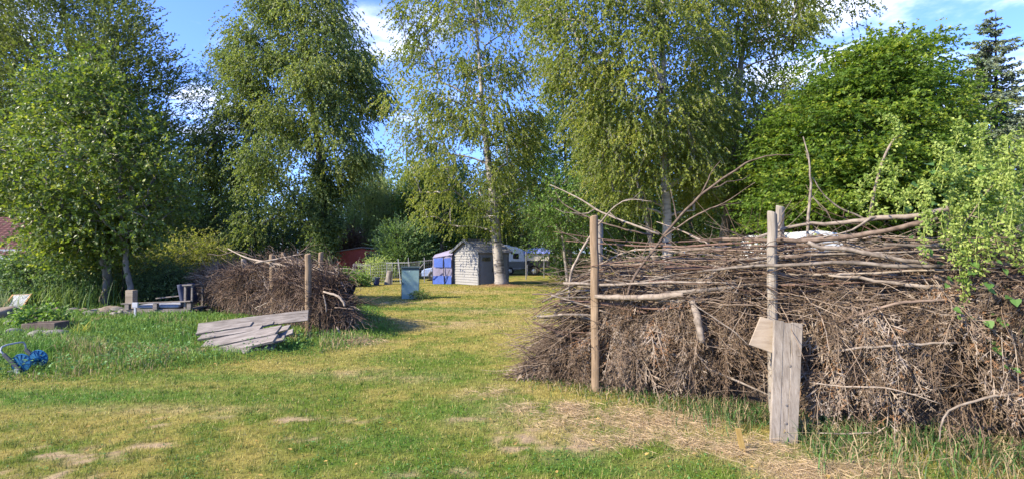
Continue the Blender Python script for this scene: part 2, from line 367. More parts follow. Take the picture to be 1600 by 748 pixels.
def paint(name, c, rough=.5, metal=0, var=.12, scale=6, spec=.4):
    lo = tuple(x * (1 - var) for x in c); hi = tuple(min(1, x * (1 + var)) for x in c)
    return rough_mat(name, lo, hi, scale, rough=rough, metal=metal, bump=.05, spec=spec)
M['shed_grey'] = paint('grey plastic cladding', (.205, .20, .19), .55)
M['shed_door'] = paint('grey plastic doors with shade in colour', (.16, .17, .175), .55)  # same grey plastic as the walls, darkened for the shade on the door side
M['shed_roof'] = rough_mat('grey plastic shingles', (.13, .125, .12), (.26, .245, .225), 12, rough=.7, bump=.2)
M['trim'] = paint('dark grey trim', (.10, .105, .11), .5)
M['glass'] = paint('dark window glass', (.012, .014, .016), .08, var=.1, spec=.6)
M['green_metal'] = rough_mat('painted green metal', (.13, .215, .195), (.24, .335, .305), 2.2, rough=.42, bump=.03, lo=.25, hi=.75, spec=.4, stretch=(1, 1, .5))
M['dark_green_metal'] = paint('dark green metal', (.05, .075, .075), .5)
M['red_wood'] = rough_mat('red painted boards', (.24, .045, .036), (.34, .075, .058), 7, (1, 1, 6), rough=.75, bump=.3)
M['roof_felt'] = paint('grey roofing felt', (.20, .185, .18), .9)
M['tent_blue'] = paint('blue tent fabric', (.065, .12, .40), .8, var=.15)
M['tent_lilac'] = paint('pale lilac tent fabric', (.215, .195, .27), .8, var=.12)
M['black_line'] = paint('black trim', (.015, .015, .018), .6)
M['white_paint'] = paint('white coachwork', (.55, .565, .56), .4, var=.05)
M['grey_skirt'] = paint('dark grey lower body', (.11, .115, .105), .5)
M['black_plastic'] = paint('black plastic', (.02, .021, .024), .55)
M['tarp'] = rough_mat('blue tarpaulin', (.10, .13, .36), (.19, .23, .52), 10, rough=.35, bump=.6, bdist=.05, spec=.6)
M['canvas'] = rough_mat('dirty pale canvas', (.34, .31, .27), (.60, .57, .52), 5, (1, 1, .5), rough=.9, bump=.4, bdist=.04)
M['rubber'] = paint('tyre rubber', (.018, .018, .018), .85)
M['alloy'] = paint('silver wheel', (.55, .55, .55), .3, metal=.6)
M['galv'] = paint('galvanised steel', (.22, .22, .22), .5, metal=.4)
M['white_pipe'] = paint('white plastic pipe', (.27, .27, .285), .5)
M['car_blue'] = paint('light blue car paint', (.28, .36, .56), .3, var=.04, spec=.6)
M['reel_blue'] = paint('blue plastic', (.010, .095, .20), .4, var=.1)
M['reel_grey'] = paint('dark grey plastic', (.045, .048, .055), .5)
M['reel_bar'] = paint('grey metal bar', (.30, .32, .33), .4)
M['cushion_navy'] = paint('navy cushion cloth', (.035, .042, .075), .9, var=.2)
M['cushion_grey'] = paint('pale grey cushion cloth', (.24, .25, .29), .9, var=.1)
M['sling'] = paint('grey sling cloth', (.22, .235, .24), .8, var=.1)
M['orange_wood'] = wood('varnished pine', (.22, .12, .05), (.42, .25, .11), (.50, .32, .15), 0)
M['stone'] = rough_mat('field stone', (.07, .065, .058), (.20, .18, .155), 5, rough=.9, bump=.5, bdist=.03, c3=(.28, .26, .23))
M['stone_tan'] = rough_mat('tan stone', (.12, .095, .068), (.26, .21, .155), 5, rough=.9, bump=.5, bdist=.03)
M['clay'] = rough_mat('weathered clay', (.06, .043, .032), (.15, .115, .088), 6, rough=.9, bump=.4)
M['roof_tile'] = rough_mat('red clay roof tiles', (.10, .042, .034), (.20, .09, .07), 9, rough=.8, bump=.2)
M['plaster'] = paint('grey plaster', (.48, .49, .50), .9)
M['white_wood'] = paint('white painted wood', (.70, .70, .68), .6)
M['brown_wood'] = wood('brown hut boards', (.05, .03, .018), (.13, .08, .045), (.18, .12, .07), 0)
M['lantern'] = paint('white plastic', (.38, .38, .40), .4)
M['darkblue_plastic'] = paint('dark blue plastic', (.02, .03, .09), .5)
M['compost'] = rough_mat('dark compost', (.02, .014, .01), (.07, .05, .035), 14, rough=1, bump=.8, bdist=.03)
M['tyre_wood'] = rough_mat('pale cut wood', (.28, .22, .15), (.46, .38, .28), 8, rough=.9, bump=.3)
# ---------------------------------------------------------------- ground
def G(px, py):
    """ground point seen at a photograph pixel (flat ground)"""
    b = (374.0 - py) / 800.0
    y = CP - b * SP; z = SP + b * CP
    k = -EYE / z
    return (px - 800.0) / 800.0 * k, y * k
# patches that are really straw, moss, clover or bare earth: (px, py, rx metres, ry metres, strength)
BARE = [(110, 712, .5, .14, .85), (250, 662, .15, .08, .9), (245, 694, .22, .09, .8), (455, 656, .3, .09, .7), (495, 690, .25, .10, .55), (60, 742, .35, .15, .8), (330, 650, .4, .12, .35),
        (815, 690, .22, .35, .9), (905, 695, .10, .30, .6), (705, 735, .35, .07, .9), (650, 742, .2, .06, .7), (740, 655, .2, .09, .5), (560, 655, .3, .10, .4)]
STRAW = [(985, 655, 1.1, .35, 1.0), (870, 640, .6, .3, .8), (1130, 700, .9, .25, 1.0), (1290, 735, .8, .2, .9), (1010, 690, .7, .25, .9), (770, 615, .35, .3, .7), (1500, 740, .7, .2, .5),
         (560, 535, .5, .45, .9), (690, 505, 2.0, .8, .55), (600, 500, 1.0, .6, .6), (560, 583, .7, .25, .5), (620, 590, .6, .25, .5), (270, 640, .9, .15, .4), (780, 485, 2.0, .8, .5), (610, 472, 2.5, .6, .8), (730, 455, 2.5, .9, .6)]
LUSH = [(600, 690, .55, .35, .8), (720, 640, .7, .5, .7), (900, 715, .3, .25, .8), (700, 590, .8, .6, .5), (640, 735, .5, .2, .7), (480, 735, .4, .15, .5), (520, 725, .3, .15, .6), (880, 730, .5, .12, .8), (950, 735, .3, .15, .8), (100, 620, 2.4, .4, .85), (330, 590, 1.5, .3, .6), (640, 482, 2.5, .4, .9), (650, 560, 1.4, .6, .3), (1060, 735, .3, .12, .6)]
def lawn(x, y):
    """reflectance of the turf at a place: green, straw-dry and bare patches"""
    x = np.asarray(x, float); y = np.asarray(y, float)
    def amount(L):
        a = np.zeros(x.shape)
        for px, py, rx, ry, s in L:
            gx, gy = G(px, py)
            a = np.maximum(a, s * np.exp(-(((x - gx) / rx) ** 2 + ((y - gy) / ry) ** 2)))
        return a
    n1 = fbm(x * 0.8, y * 0.8, 11); n2 = fbm(x * 3.2, y * 3.2, 23); n3 = fbm(x * 11, y * 11, 31, 3)
    dry = np.clip(0.66 + 1.9 * (n1 - .5) + 1.7 * (n2 - .5) + 1.3 * (n3 - .5), 0, 1)
    lush = amount(LUSH) * (0.6 + .9 * (n2 - .2)); straw = amount(STRAW) * np.clip(.42 + 2.4 * (n2 - .42) + 1.2 * (n3 - .5), 0, 1.1) ; bare = amount(BARE) * np.clip(-.1 + 2.4 * (n3 - .2) + 1.6 * (n2 - .35), 0, 1.4)
    dry = np.clip(dry - 0.9 * np.clip(lush, 0, 1), 0, 1)
    far = smooth((y - 14) / 10)
    dry = np.clip(dry + .1 * far, 0, 1)
    b = bank_dist(x, y); un = smooth((b + .2) / .5)
    dry = dry * (1 - .75 * un)
    green = np.array([.112, .160, .019]); lushc = np.array([.075, .160, .020]); yel = np.array([.30, .245, .062]); strawc = np.array([.40, .295, .165]); soil = np.array([.37, .27, .155])
    c = green + (yel - green) * dry[..., None]
    c = c + (lushc - c) * np.clip(lush, 0, .85)[..., None]
    s = np.clip(straw * 1.15, 0, 1)[..., None]; c = c + (strawc - c) * s
    n4 = fbm(x * 7 + 31, y * 7, 47, 3); sb = smooth(np.clip(bare * 1.4 + 2.2 * (n4 - .5) * (bare > .05) - .25, 0, 1))[..., None]; c = c + (soil - c) * sb
    m = np.exp(-(((x + .55) / 1.15) ** 2 + ((y - 24.5) / .75) ** 2)); c = c + (np.array([.22, .13, .075]) - c) * np.clip(m * 1.3, 0, 1)[..., None]
    return c, dry, np.clip(straw, 0, 1), sb[..., 0]

def ground():
    def axis(segs):
        return np.unique(np.concatenate([np.arange(a, b, s) for a, b, s in segs] + [[segs[-1][1]]]))
    xs = axis([(-1500, -300, 200), (-300, -60, 30), (-60, -14, 1.0), (-14, 9, .075), (9, 60, 1.0), (60, 300, 30), (300, 1500, 200)])
    ys = axis([(-300, -20, 40), (-20, 2, 1.0), (2, 12, .06), (12, 30, .14), (30, 70, 1.0), (70, 300, 20), (300, 2500, 150)])
    X, Y = np.meshgrid(xs, ys); Z = H(X, Y); c, *_ = lawn(X, Y)
    nx, ny = len(xs), len(ys)
    i, j = np.meshgrid(np.arange(ny - 1), np.arange(nx - 1), indexing='ij'); b = i * nx + j
    mb = MB(); mb.add(np.stack([X, Y, Z], -1).reshape(-1, 3), np.stack([b, b + 1, b + nx + 1, b + nx], -1).reshape(-1, 4), col=c.reshape(-1, 3) * .8)
    tag(mb.build('ground', M['ground'], smooth_=True), kind='structure')
ground()

rng = np.random.default_rng(3)
def blades(name, x, y, h, w, col, lean=.5, z0=0, seg=1):
    """one mesh of grass blades, each a tapering bent strip"""
    N = len(x); a = rng.uniform(0, 2 * np.pi, N); ln = np.abs(rng.normal(0, lean, N)); b = rng.uniform(0, 2 * np.pi, N)
    z = H(x, y) - .005 + z0
    base = np.stack([x, y, z], 1); s = np.stack([np.cos(a), np.sin(a), np.zeros(N)], 1) * (w / 2)[:, None]
    d = np.stack([np.cos(b) * ln, np.sin(b) * ln, np.ones(N)], 1); d /= np.linalg.norm(d, axis=1, keepdims=True)
    mb = MB()
    if seg == 1:
        V = np.stack([base - s, base + s, base + d * h[:, None]], 1)
        mb.add(V.reshape(-1, 3), np.arange(3 * N).reshape(-1, 3), col=np.repeat(col, 3, 0))
    else:
        mid = base + np.stack([np.cos(b) * ln * .35, np.sin(b) * ln * .35, np.ones(N) * .62], 1) * h[:, None]
        tip = base + np.stack([np.cos(b) * ln * 1.1, np.sin(b) * ln * 1.1, np.ones(N) * (1 - .45 * np.minimum(ln, 1.4))], 1) * h[:, None]
        V = np.stack([base - s, base + s, mid + s * .8, mid - s * .8, tip], 1).reshape(-1, 3)
        k = np.arange(N) * 5
        mb.add(V, np.stack([k, k + 1, k + 2, k + 3], 1), col=np.repeat(col, 5, 0))
        mb.f.append(np.stack([k + 3, k + 2, k + 4], 1))
    return tag(mb.build(name, M['blade']), kind='stuff')
def lawn_grass():
    N = 430000
    d = 2.4 + (26 - 2.4) * rng.random(N) ** 2.1
    x = (rng.random(N) * 2 - 1) * (d * 1.06 + .6); y = d
    k = (bank_dist(x, y) < .15) & (pile_in(x, y) > .0)
    x, y = x[k], y[k]
    c, dry, straw, bare = lawn(x, y)
    k = rng.random(len(x)) > bare * .9
    x, y, c, dry, straw, bare = x[k], y[k], c[k], dry[k], straw[k], bare[k]
    N = len(x)
    br = rng.uniform(.55, 1.55, N)[:, None]; c = c * br
    g = rng.random(N) < .24; c[g] = c[g] * .5 + np.array([.10, .165, .03]) * .55
    g = rng.random(N) < .20; c[g] = np.array([.36, .30, .11]) * rng.uniform(.7, 1.2, g.sum())[:, None]
    h = rng.uniform(.018, .045, N) * (1 + .25 * (1 - dry)); h *= np.where(straw > .4, .8, 1)
    w = np.maximum(.006, y * .0016) * rng.uniform(.6, 1.4, N)
    # taller tufts that the mower left, in bunches
    T = 900; td = 2.5 + 12 * rng.random(T) ** 1.6; tx = (rng.random(T) * 2 - 1) * td * 1.03; m = 22
    bx = (tx[:, None] + rng.normal(0, .028, (T, m))).ravel(); by = (td[:, None] + rng.normal(0, .028, (T, m))).ravel(); hh = np.repeat(rng.uniform(.04, .085, T), m) * rng.uniform(.5, 1.15, T * m)
    k = (bank_dist(bx, by) < .15) & (pile_in(bx, by) > 0); bx, by, hh = bx[k], by[k], hh[k]; bc, bd, bs, bb = lawn(bx, by); bc = bc * .6 + np.array([.085, .15, .026]) * .4; bc *= rng.uniform(.6, 1.35, len(bx))[:, None]; k = bb < .5
    x = np.concatenate([x, bx[k]]); y = np.concatenate([y, by[k]]); h = np.concatenate([h, hh[k]]); w = np.concatenate([w, np.full(k.sum(), .0062)]); c = np.concatenate([c, bc[k]])
    o = blades('lawn_grass', x, y, h, w, c, lean=.8)
    tag(o, 'short mown lawn grass, green mixed with dry straw yellow', 'grass')
def pile_in(x, y):
    """distance in front of the right pile's front line (negative inside the pile)"""
    best = np.full(np.shape(x), 1e9)
    for a, b in zip(FRONT[:-1], FRONT[1:]):
        e = b - a; L = np.linalg.norm(e); e = e / L; n = np.array([e[1], -e[0]])
        t = (x - a[0]) * e[0] + (y - a[1]) * e[1]; q = (x - a[0]) * n[0] + (y - a[1]) * n[1]
        m = (t >= -.05) & (t <= L + .05) & (q < .05) & (q > -1.6)
        best = np.where(m, -1, best)
    return best
FRONT = np.array([(.25, 6.6), (.97, 6.1), (1.44, 5.75), (2.45, 4.9), (3.34, 4.45), (4.15, 4.15), (5.6, 3.8), (7.2, 3.5)])
lawn_grass()

def long_grass():
    # uncut bank on the left
    N = 110000
    d = 6.0 + 10.5 * rng.random(N) ** 1.5; x = -(rng.random(N) * (d * 1.08 + .3)); y = d
    b = bank_dist(x, y); k = (b > -.12) & (rng.random(N) < .25 + fbm(x * 1.3, y * 1.3, 8) * 1.1)
    x, y, b = x[k], y[k], b[k]
    n = fbm(x * .9, y * .9, 71); n2 = fbm(x * 2.5, y * 2.5, 77); N = len(x)
    h = (.05 + .11 * smooth((b + .1) / .6)) * (.35 + 1.15 * n) * rng.uniform(.6, 1.3, N)
    px = 800 + x / y * 800
    h *= 1 + .35 * smooth((px - 180) / 60) * smooth((y - 8.5) / 1.2) * smooth((340 - px) / 60)
    h *= np.where((px > 300) & (px < 500) & (y < 9.2) & (y > 7.7), .5, 1)      # kept low where the planks lie
    h *= np.where((px < 90) & (y < 7.2), .6, 1) * np.where((px < 180) & (y > 7.6) & (y < 11), 1.5, 1)
    w = np.maximum(.007, y * .0012) * rng.uniform(.8, 1.5, N)
    c = np.array([.085, .185, .028]) + (np.array([.19, .26, .05]) - np.array([.085, .185, .028])) * np.clip(n2 * 1.6 - .4, 0, 1)[:, None]
    dr = np.clip(fbm(x * 1.6 + 9, y * 1.6, 91) * 2.4 - 1.45, 0, .6) + np.where((px > 90) & (px < 270) & (y > 6.6) & (y < 8.6), .25, 0) + np.where((px > 500) & (y < 9.6), .35, 0)
    g = rng.random(N) < dr; c[g] = np.array([.33, .27, .13])
    c *= rng.uniform(.7, 1.3, N)[:, None]
    tag(blades('long_grass', x, y, h, w, c, lean=.75, seg=2), 'long uncut bright green grass on the bank beside the lawn', 'grass')
    # rank grass along the foot of the right pile and tufts growing through it
    N = 13000; t = rng.random(N) * 6.6
    seg = np.diff(FRONT, axis=0); L = np.hypot(*seg.T); cum = np.concatenate([[0], np.cumsum(L)])
    i = np.clip(np.searchsorted(cum, t) - 1, 0, len(L) - 1); u = (t - cum[i]) / L[i]; p = FRONT[i] + seg[i] * u[:, None]
    nn = np.stack([seg[:, 1], -seg[:, 0]], 1) / L[:, None]
    px = 800 + p[:, 0] / p[:, 1] * 800
    spread = np.where(px > 1250, .55, .28)
    off = np.abs(rng.normal(0, 1, N)) * spread - .12
    x = p[:, 0] + nn[i, 0] * off; y = p[:, 1] + nn[i, 1] * off
    dens = np.interp(px, [820, 900, 1050, 1120, 1250, 1280, 1450, 1600, 1700], [.25, .45, .5, .9, 1, .9, .8, 1, 1]) * (.35 + 1.1 * fbm(x * 3, y * 3, 14))
    k = (rng.random(N) < dens); x, y, px = x[k], y[k], px[k]; N = len(x)
    h = np.interp(px, [820, 1000, 1150, 1300, 1600], [.07, .09, .17, .19, .21]) * rng.uniform(.3, 1.4, N)
    w = rng.uniform(.005, .010, N)
    c = np.array([.05, .10, .024])[None] * rng.uniform(.7, 1.7, (N, 1)); g = rng.random(N) < .4; c[g] = np.array([.33, .26, .14]) * rng.uniform(.6, 1.2, (g.sum(), 1))
    tag(blades('rank_grass', x, y, h, w, c, lean=.95, seg=2), 'dark green grass tufts along the foot of the right brushwood wall', 'grass')
    # loose straw lying on the ground in front of it
    N = 34000
    q = [(985, 655, 1.2, .4), (870, 640, .7, .35), (1130, 700, 1.0, .28), (1290, 735, .8, .25), (1010, 690, .8, .3), (770, 615, .4, .3), (560, 535, .5, .3), (1420, 738, .6, .2)]
    x = []; y = []
    for px, py, rx, ry in q:
        gx, gy = G(px, py); m = int(N * rx * ry / 1.9); x.append(gx + rng.normal(0, rx * .62, m)); y.append(gy + rng.normal(0, ry * .75, m))
    x = np.concatenate(x); y = np.concatenate(y); k = (pile_in(x, y) > 0) & (rng.random(len(x)) < lawn(x, y)[2] * 1.1 - .12); x, y = x[k], y[k]; N = len(x)
    a = rng.uniform(0, 2 * np.pi, N); L_ = rng.uniform(.05, .16, N); t = rng.normal(0, .16, N)
    D = np.stack([np.cos(a), np.sin(a), t], 1); C = np.stack([x, y, H(x, y) + rng.uniform(.008, .045, N)], 1)
    V, F = leaf_batch(C, D, np.tile([0, 0, 1.], (N, 1)) + rng.normal(0, .5, (N, 3)), L_, np.maximum(.004, y * .0009))
    c = np.array([.46, .345, .20])[None] * rng.uniform(.55, 1.3, (N, 1))
    mb = MB(); mb.add(V, F, col=np.repeat(c, 4, 0)); tag(mb.build('straw', M['blade']), 'dry straw coloured clippings lying in front of the brushwood wall', 'straw', kind='stuff')
    # clover and small weeds in the lawn, broad leaved weeds on the bank
    N = 20000; d = 2.6 + 9 * rng.random(N) ** 1.7; x = (rng.random(N) * 2 - 1) * d * 1.02; y = d
    c0, dry, s, b = lawn(x, y); k = (rng.random(N) < (1 - dry) * 1.2 - .35) & (pile_in(x, y) > 0) & (s < .4) & (b < .3); x, y = x[k], y[k]; N = len(x)
    C = np.stack([x, y, H(x, y) + rng.uniform(.012, .035, N)], 1); a = rng.uniform(0, 2 * np.pi, N)
    V, F = leaf_batch(C, np.stack([np.cos(a), np.sin(a), rng.normal(.1, .25, N)], 1), np.tile([0, 0, 1.], (N, 1)), rng.uniform(.014, .028, N), rng.uniform(.012, .022, N))
    mb = MB(); mb.add(V, F, col=np.repeat(np.array([.07, .155, .035])[None] * rng.uniform(.7, 1.5, (N, 1)), 4, 0)); tag(mb.build('clover', M['blade']), 'clover leaves scattered through the greener lawn patches', 'clover', kind='stuff')
    N = 260; d = 2.6 + 9 * rng.random(N) ** 1.4; x = (rng.random(N) * 2 - 1) * d * .9; y = d; k = (pile_in(x, y) > 0) & (bank_dist(x, y) < .3); x, y = x[k], y[k]; N = len(x); a = rng.uniform(0, 6.28, N)
    V, F = leaf_batch(np.stack([x, y, H(x, y) + .03], 1), np.stack([np.cos(a), np.sin(a), rng.normal(.1, .2, N)], 1), np.tile([0, 0, 1.], (N, 1)) + rng.normal(0, .3, (N, 3)), rng.uniform(.025, .05, N), rng.uniform(.018, .035, N))
    mb = MB(); mb.add(V, F, col=np.repeat(np.array([.42, .28, .08])[None] * rng.uniform(.5, 1.3, (N, 1)), 4, 0)); tag(mb.build('fallen_leaves', M['blade']), 'few yellow and brown fallen leaves scattered over the lawn', 'leaves', kind='stuff')
    N = 9000; d = 6.2 + 8 * rng.random(N) ** 1.3; x = -(rng.random(N) * (d * 1.05)); y = d
    k = (bank_dist(x, y) > .05) & (fbm(x * 1.5, y * 1.5, 55) > .5); x, y = x[k], y[k]; N = len(x); a = rng.uniform(0, 2 * np.pi, N)
    C = np.stack([x, y, H(x, y) + rng.uniform(.05, .2, N)], 1)
    V, F = leaf_batch(C, np.stack([np.cos(a), np.sin(a), rng.normal(.1, .4, N)], 1), np.tile([0, 0, 1.], (N, 1)) + rng.normal(0, .3, (N, 3)), rng.uniform(.03, .07, N), rng.uniform(.02, .045, N))
    mb = MB(); mb.add(V, F, col=np.repeat(np.array([.09, .175, .045])[None] * rng.uniform(.7, 1.6, (N, 1)), 4, 0)); tag(mb.build('bank_weeds', M['blade']), 'broad leaved weeds among the long grass on the bank', 'weeds', kind='stuff')
long_grass()

# ---------------------------------------------------------------- trees and shrubs
def inpoly(poly, x, y):
    c = np.zeros(np.shape(x), bool); n = len(poly)
    for i in range(n):
        (x1, y1), (x2, y2) = poly[i], poly[(i + 1) % n]
        c ^= ((y1 > y) != (y2 > y)) & (x < (x2 - x1) * (y - y1) / (y2 - y1 + 1e-9) + x1)
    return c
def tree(name, label, cat, d, trunk, outline, ncl=200, crad=.8, ntw=28, nlf=10, llen=.09, lw=.65, style='birch', leaf='birch', bark='bark', seed=1,
         depth=.9, group=None, twl=1.0, gap=.0, limbs=1.0, twigs=True, nostem=False, centre=None, tint=(0, 1), inner=.55):
    """trunk: (px, py, radius m) from the foot up; outline: the crown's silhouette as seen in the photograph, filled to its own depth"""
    g = np.random.default_rng(seed)
    out = np.array(outline, float)
    T = np.array([P(px, py, d) for px, py, r in trunk]); TR = np.array([r for *_, r in trunk])
    T[0, 2] = Hs(T[0, 0], T[0, 1]) - .05
    k = max(3, len(T) * 6); s = np.linspace(0, len(T) - 1, k); i0 = np.minimum(s.astype(int), len(T) - 2); f = (s - i0)
    # Catmull-Rom through the trunk points
    Tm = np.concatenate([[2 * T[0] - T[1]], T, [2 * T[-1] - T[-2]]])
    a, b, c, e = Tm[i0], Tm[i0 + 1], Tm[i0 + 2], Tm[i0 + 3]; ff = f[:, None]
    TP = .5 * (2 * b + (c - a) * ff + (2 * a - 5 * b + 4 * c - e) * ff ** 2 + (3 * b - a - 3 * c + e) * ff ** 3)
    TP[1:, 1] += np.cumsum(g.normal(0, .03, k - 1)); RR = TR[i0] * (1 - f) + TR[i0 + 1] * f
    # clusters
    x0, y0 = out.min(0); x1, y1 = out.max(0)
    yy = np.linspace(y0, y1, 60); span = []
    for v in yy:
        xx = np.linspace(x0, x1, 160); m = inpoly(outline, xx, np.full(160, v)); span.append((xx[m].min(), xx[m].max()) if m.any() else ((x0 + x1) / 2, (x0 + x1) / 2))
    span = np.array(span); C = []
    tries = 0
    while len(C) < ncl and tries < ncl * 60:
        tries += 1
        px = g.uniform(x0, x1); py = g.uniform(y0, y1)
        if not inpoly(outline, np.array([px]), np.array([py]))[0]: continue
        a_ = np.interp(py, yy, span[:, 0]); b_ = np.interp(py, yy, span[:, 1]); hw = max((b_ - a_) / 2, 1); u = (px - (a_ + b_) / 2) / hw
        hwm = min(hw, (x1 - x0) * .5) * d / 800
        w = g.uniform(-1, 1); w = np.sign(w) * abs(w) ** inner
        dy = w * math.sqrt(max(0, 1 - u * u)) * hwm * depth
        q = P(px, py, d + dy)
        if gap and vnoise(q[0] * .5 / crad + 50, (q[2] + q[1] * .7) * .5 / crad, seed) < gap: continue
        if C and ncl < 800:
            dd = np.linalg.norm(np.array(C) - q, axis=1).min()
            if dd < crad * .55 and g.random() < .75: continue
        C.append(q)
    C = np.array(C); C[:, 2] = np.maximum(C[:, 2], Hs(C[0, 0], C[0, 1]) + .15)
    # skeleton
    sk = [TP]; skr = [RR]; skb = [np.full(k, -1)]
    minz = C[:, 2].min() - .4
    dist = np.array([np.linalg.norm(TP - q, axis=1).min() for q in C]); order = np.argsort(dist)
    br = []; A = TP.copy(); AB = np.full(k, -1); AT = np.zeros(k)
    for ci in order:
        q = C[ci]; v = A - q
        cost = np.linalg.norm(v, axis=1) + np.maximum(0, v[:, 2] + .25 * np.hypot(v[:, 0], v[:, 1])) * 1.3
        cost = np.where((AB < 0) & (A[:, 2] < min(minz, TP[-1, 2] * .8)), cost + 2, cost)
        j = int(cost.argmin()); p0 = A[j]; L = np.linalg.norm(q - p0)
        mid = (p0 + q) / 2 + np.array([g.normal(0, .08), g.normal(0, .08), .12 if style != 'willow' else .3]) * L
        t = np.linspace(0, 1, 6)[:, None]; pts = (1 - t) ** 2 * p0 + 2 * t * (1 - t) * mid + t ** 2 * q
        br.append([pts, AB[j], 1]); A = np.concatenate([A, pts[2:]]); AB = np.concatenate([AB, np.full(4, len(br) - 1)])
    for bi in range(len(br) - 1, -1, -1):
        if br[bi][1] >= 0: br[br[bi][1]][2] += br[bi][2]
    root = empty(name, tuple(T[0] + np.array([0, 0, .05])), label, cat, group)
    mb = MB()
    RR = RR.copy(); RR[0] *= 1.35
    mb.tube(TP, RR, 12 if not nostem else 6)
    if br:
        BP = np.array([b[0] for b in br]); n = np.array([b[2] for b in br], float)
        r0 = np.minimum(limbs * .013 * np.sqrt(n + .6), TR[0] * .6); r1 = np.maximum(r0 * .55, .004)
        Rd = r0[:, None] + (r1 - r0)[:, None] * np.linspace(0, 1, 6)
        V, F = tube_batch(BP, Rd, 5, caps=False); mb.add(V, F)
    # twigs and leaves
    M_ = ncl if len(C) == 0 else len(C)
    wt = np.clip(g.normal(1, .35, M_), .3, 1.7); nt = np.maximum(2, (ntw * wt).astype(int)); idx = np.repeat(np.arange(M_), nt); n = len(idx)
    off = g.normal(0, 1, (n, 3)) * .55; off *= np.minimum(1, 1.5 / np.maximum(np.linalg.norm(off, axis=1), 1e-6))[:, None]
    sc = np.array([1, 1, .75]) if style != 'layer' else np.array([1.3, 1.3, .34])
    cs = g.uniform(.7, 1.25, M_)[idx]
    S0 = C[idx] + off * sc * crad * cs[:, None]
    ax = np.stack([np.interp(C[:, 2], TP[:, 2], TP[:, 0]), np.interp(C[:, 2], TP[:, 2], TP[:, 1]), C[:, 2]], 1)
    o = nrm(nrm(off) * .6 + nrm(C - ax + 1e-3)[idx] * .5 + g.normal(0, .4, (n, 3)))
    Lt = twl * g.uniform(.5, 1.3, n); K = 5; t = np.linspace(0, 1, K)[None, :, None]
    if style == 'birch': tw = S0[:, None] + o[:, None] * np.array([1, 1, .7]) * Lt[:, None, None] * .6 * t + np.array([0, 0, -1.]) * (Lt[:, None, None] * .55 * t ** 1.8)
    elif style == 'willow': tw = S0[:, None] + o[:, None] * np.array([1, 1, .6]) * .35 * t ** .6 + np.array([0, 0, -1.]) * (Lt[:, None, None] * t ** 1.3)
    elif style == 'layer': tw = S0[:, None] + o[:, None] * np.array([1, 1, .32]) * Lt[:, None, None] * t + np.array([0, 0, -1.]) * (Lt[:, None, None] * .15 * t ** 2)
    elif style == 'up': tw = S0[:, None] + nrm(o * np.array([1, 1, .6]) + np.array([0, 0, .55]))[:, None] * Lt[:, None, None] * t
    else: tw = S0[:, None] + o[:, None] * Lt[:, None, None] * t + np.array([0, 0, -1.]) * (Lt[:, None, None] * .22 * t ** 2)
    if twigs:
        V, F = tube_batch(tw[::2], np.broadcast_to(np.linspace(.0045, .002, K), (n, K))[::2], 3, caps=False); mb.add(V, F)
    mb.build('trunk' if not nostem else 'stem', M[bark], root, smooth_=True)
    u = g.uniform(.05, 1, (n, nlf)) * (K - 1); i0 = np.minimum(u.astype(int), K - 2); fr = (u - i0)[..., None]
    ii = np.arange(n)[:, None]; Lp = tw[ii, i0] * (1 - fr) + tw[ii, i0 + 1] * fr; tg = nrm(tw[ii, i0 + 1] - tw[ii, i0])
    Lp = Lp.reshape(-1, 3); tg = tg.reshape(-1, 3); q = len(Lp)
    rn = g.normal(0, 1, (q, 3))
    if style in ('birch', 'willow'): ad = tg * .5 + rn * .45 + np.array([0, 0, -.5]); nn = g.normal(0, 1, (q, 3)) + np.array([0, 0, .3])
    elif style == 'layer': ad = tg * .6 + rn * np.array([.6, .6, .35]) + np.array([0, 0, -.2]); nn = g.normal(0, .6, (q, 3)) + np.array([0, 0, 1.])
    elif style == 'up': ad = tg * .9 + rn * .35; nn = g.normal(0, 1, (q, 3))
    else: ad = tg * .5 + rn * .6 + np.array([0, 0, -.25]); nn = g.normal(0, .6, (q, 3)) + np.array([0, 0, .8])
    ll = llen * g.uniform(.65, 1.25, q)
    V, F = leaf_batch(Lp, ad, nn, ll, ll * lw)
    ct = g.uniform(0, 1, M_); kc = .6 if style == 'layer' else .45; ti = kc * ct[idx][:, None].repeat(nlf, 1).ravel() + (1 - kc) * g.random(q) ** 1.3; ti = tint[0] + (tint[1] - tint[0]) * ti
    mc = MB(); mc.add(V, F, np.repeat(ti, 4)); mc.build('crown' if not nostem else 'foliage', M[leaf], root)
    return root

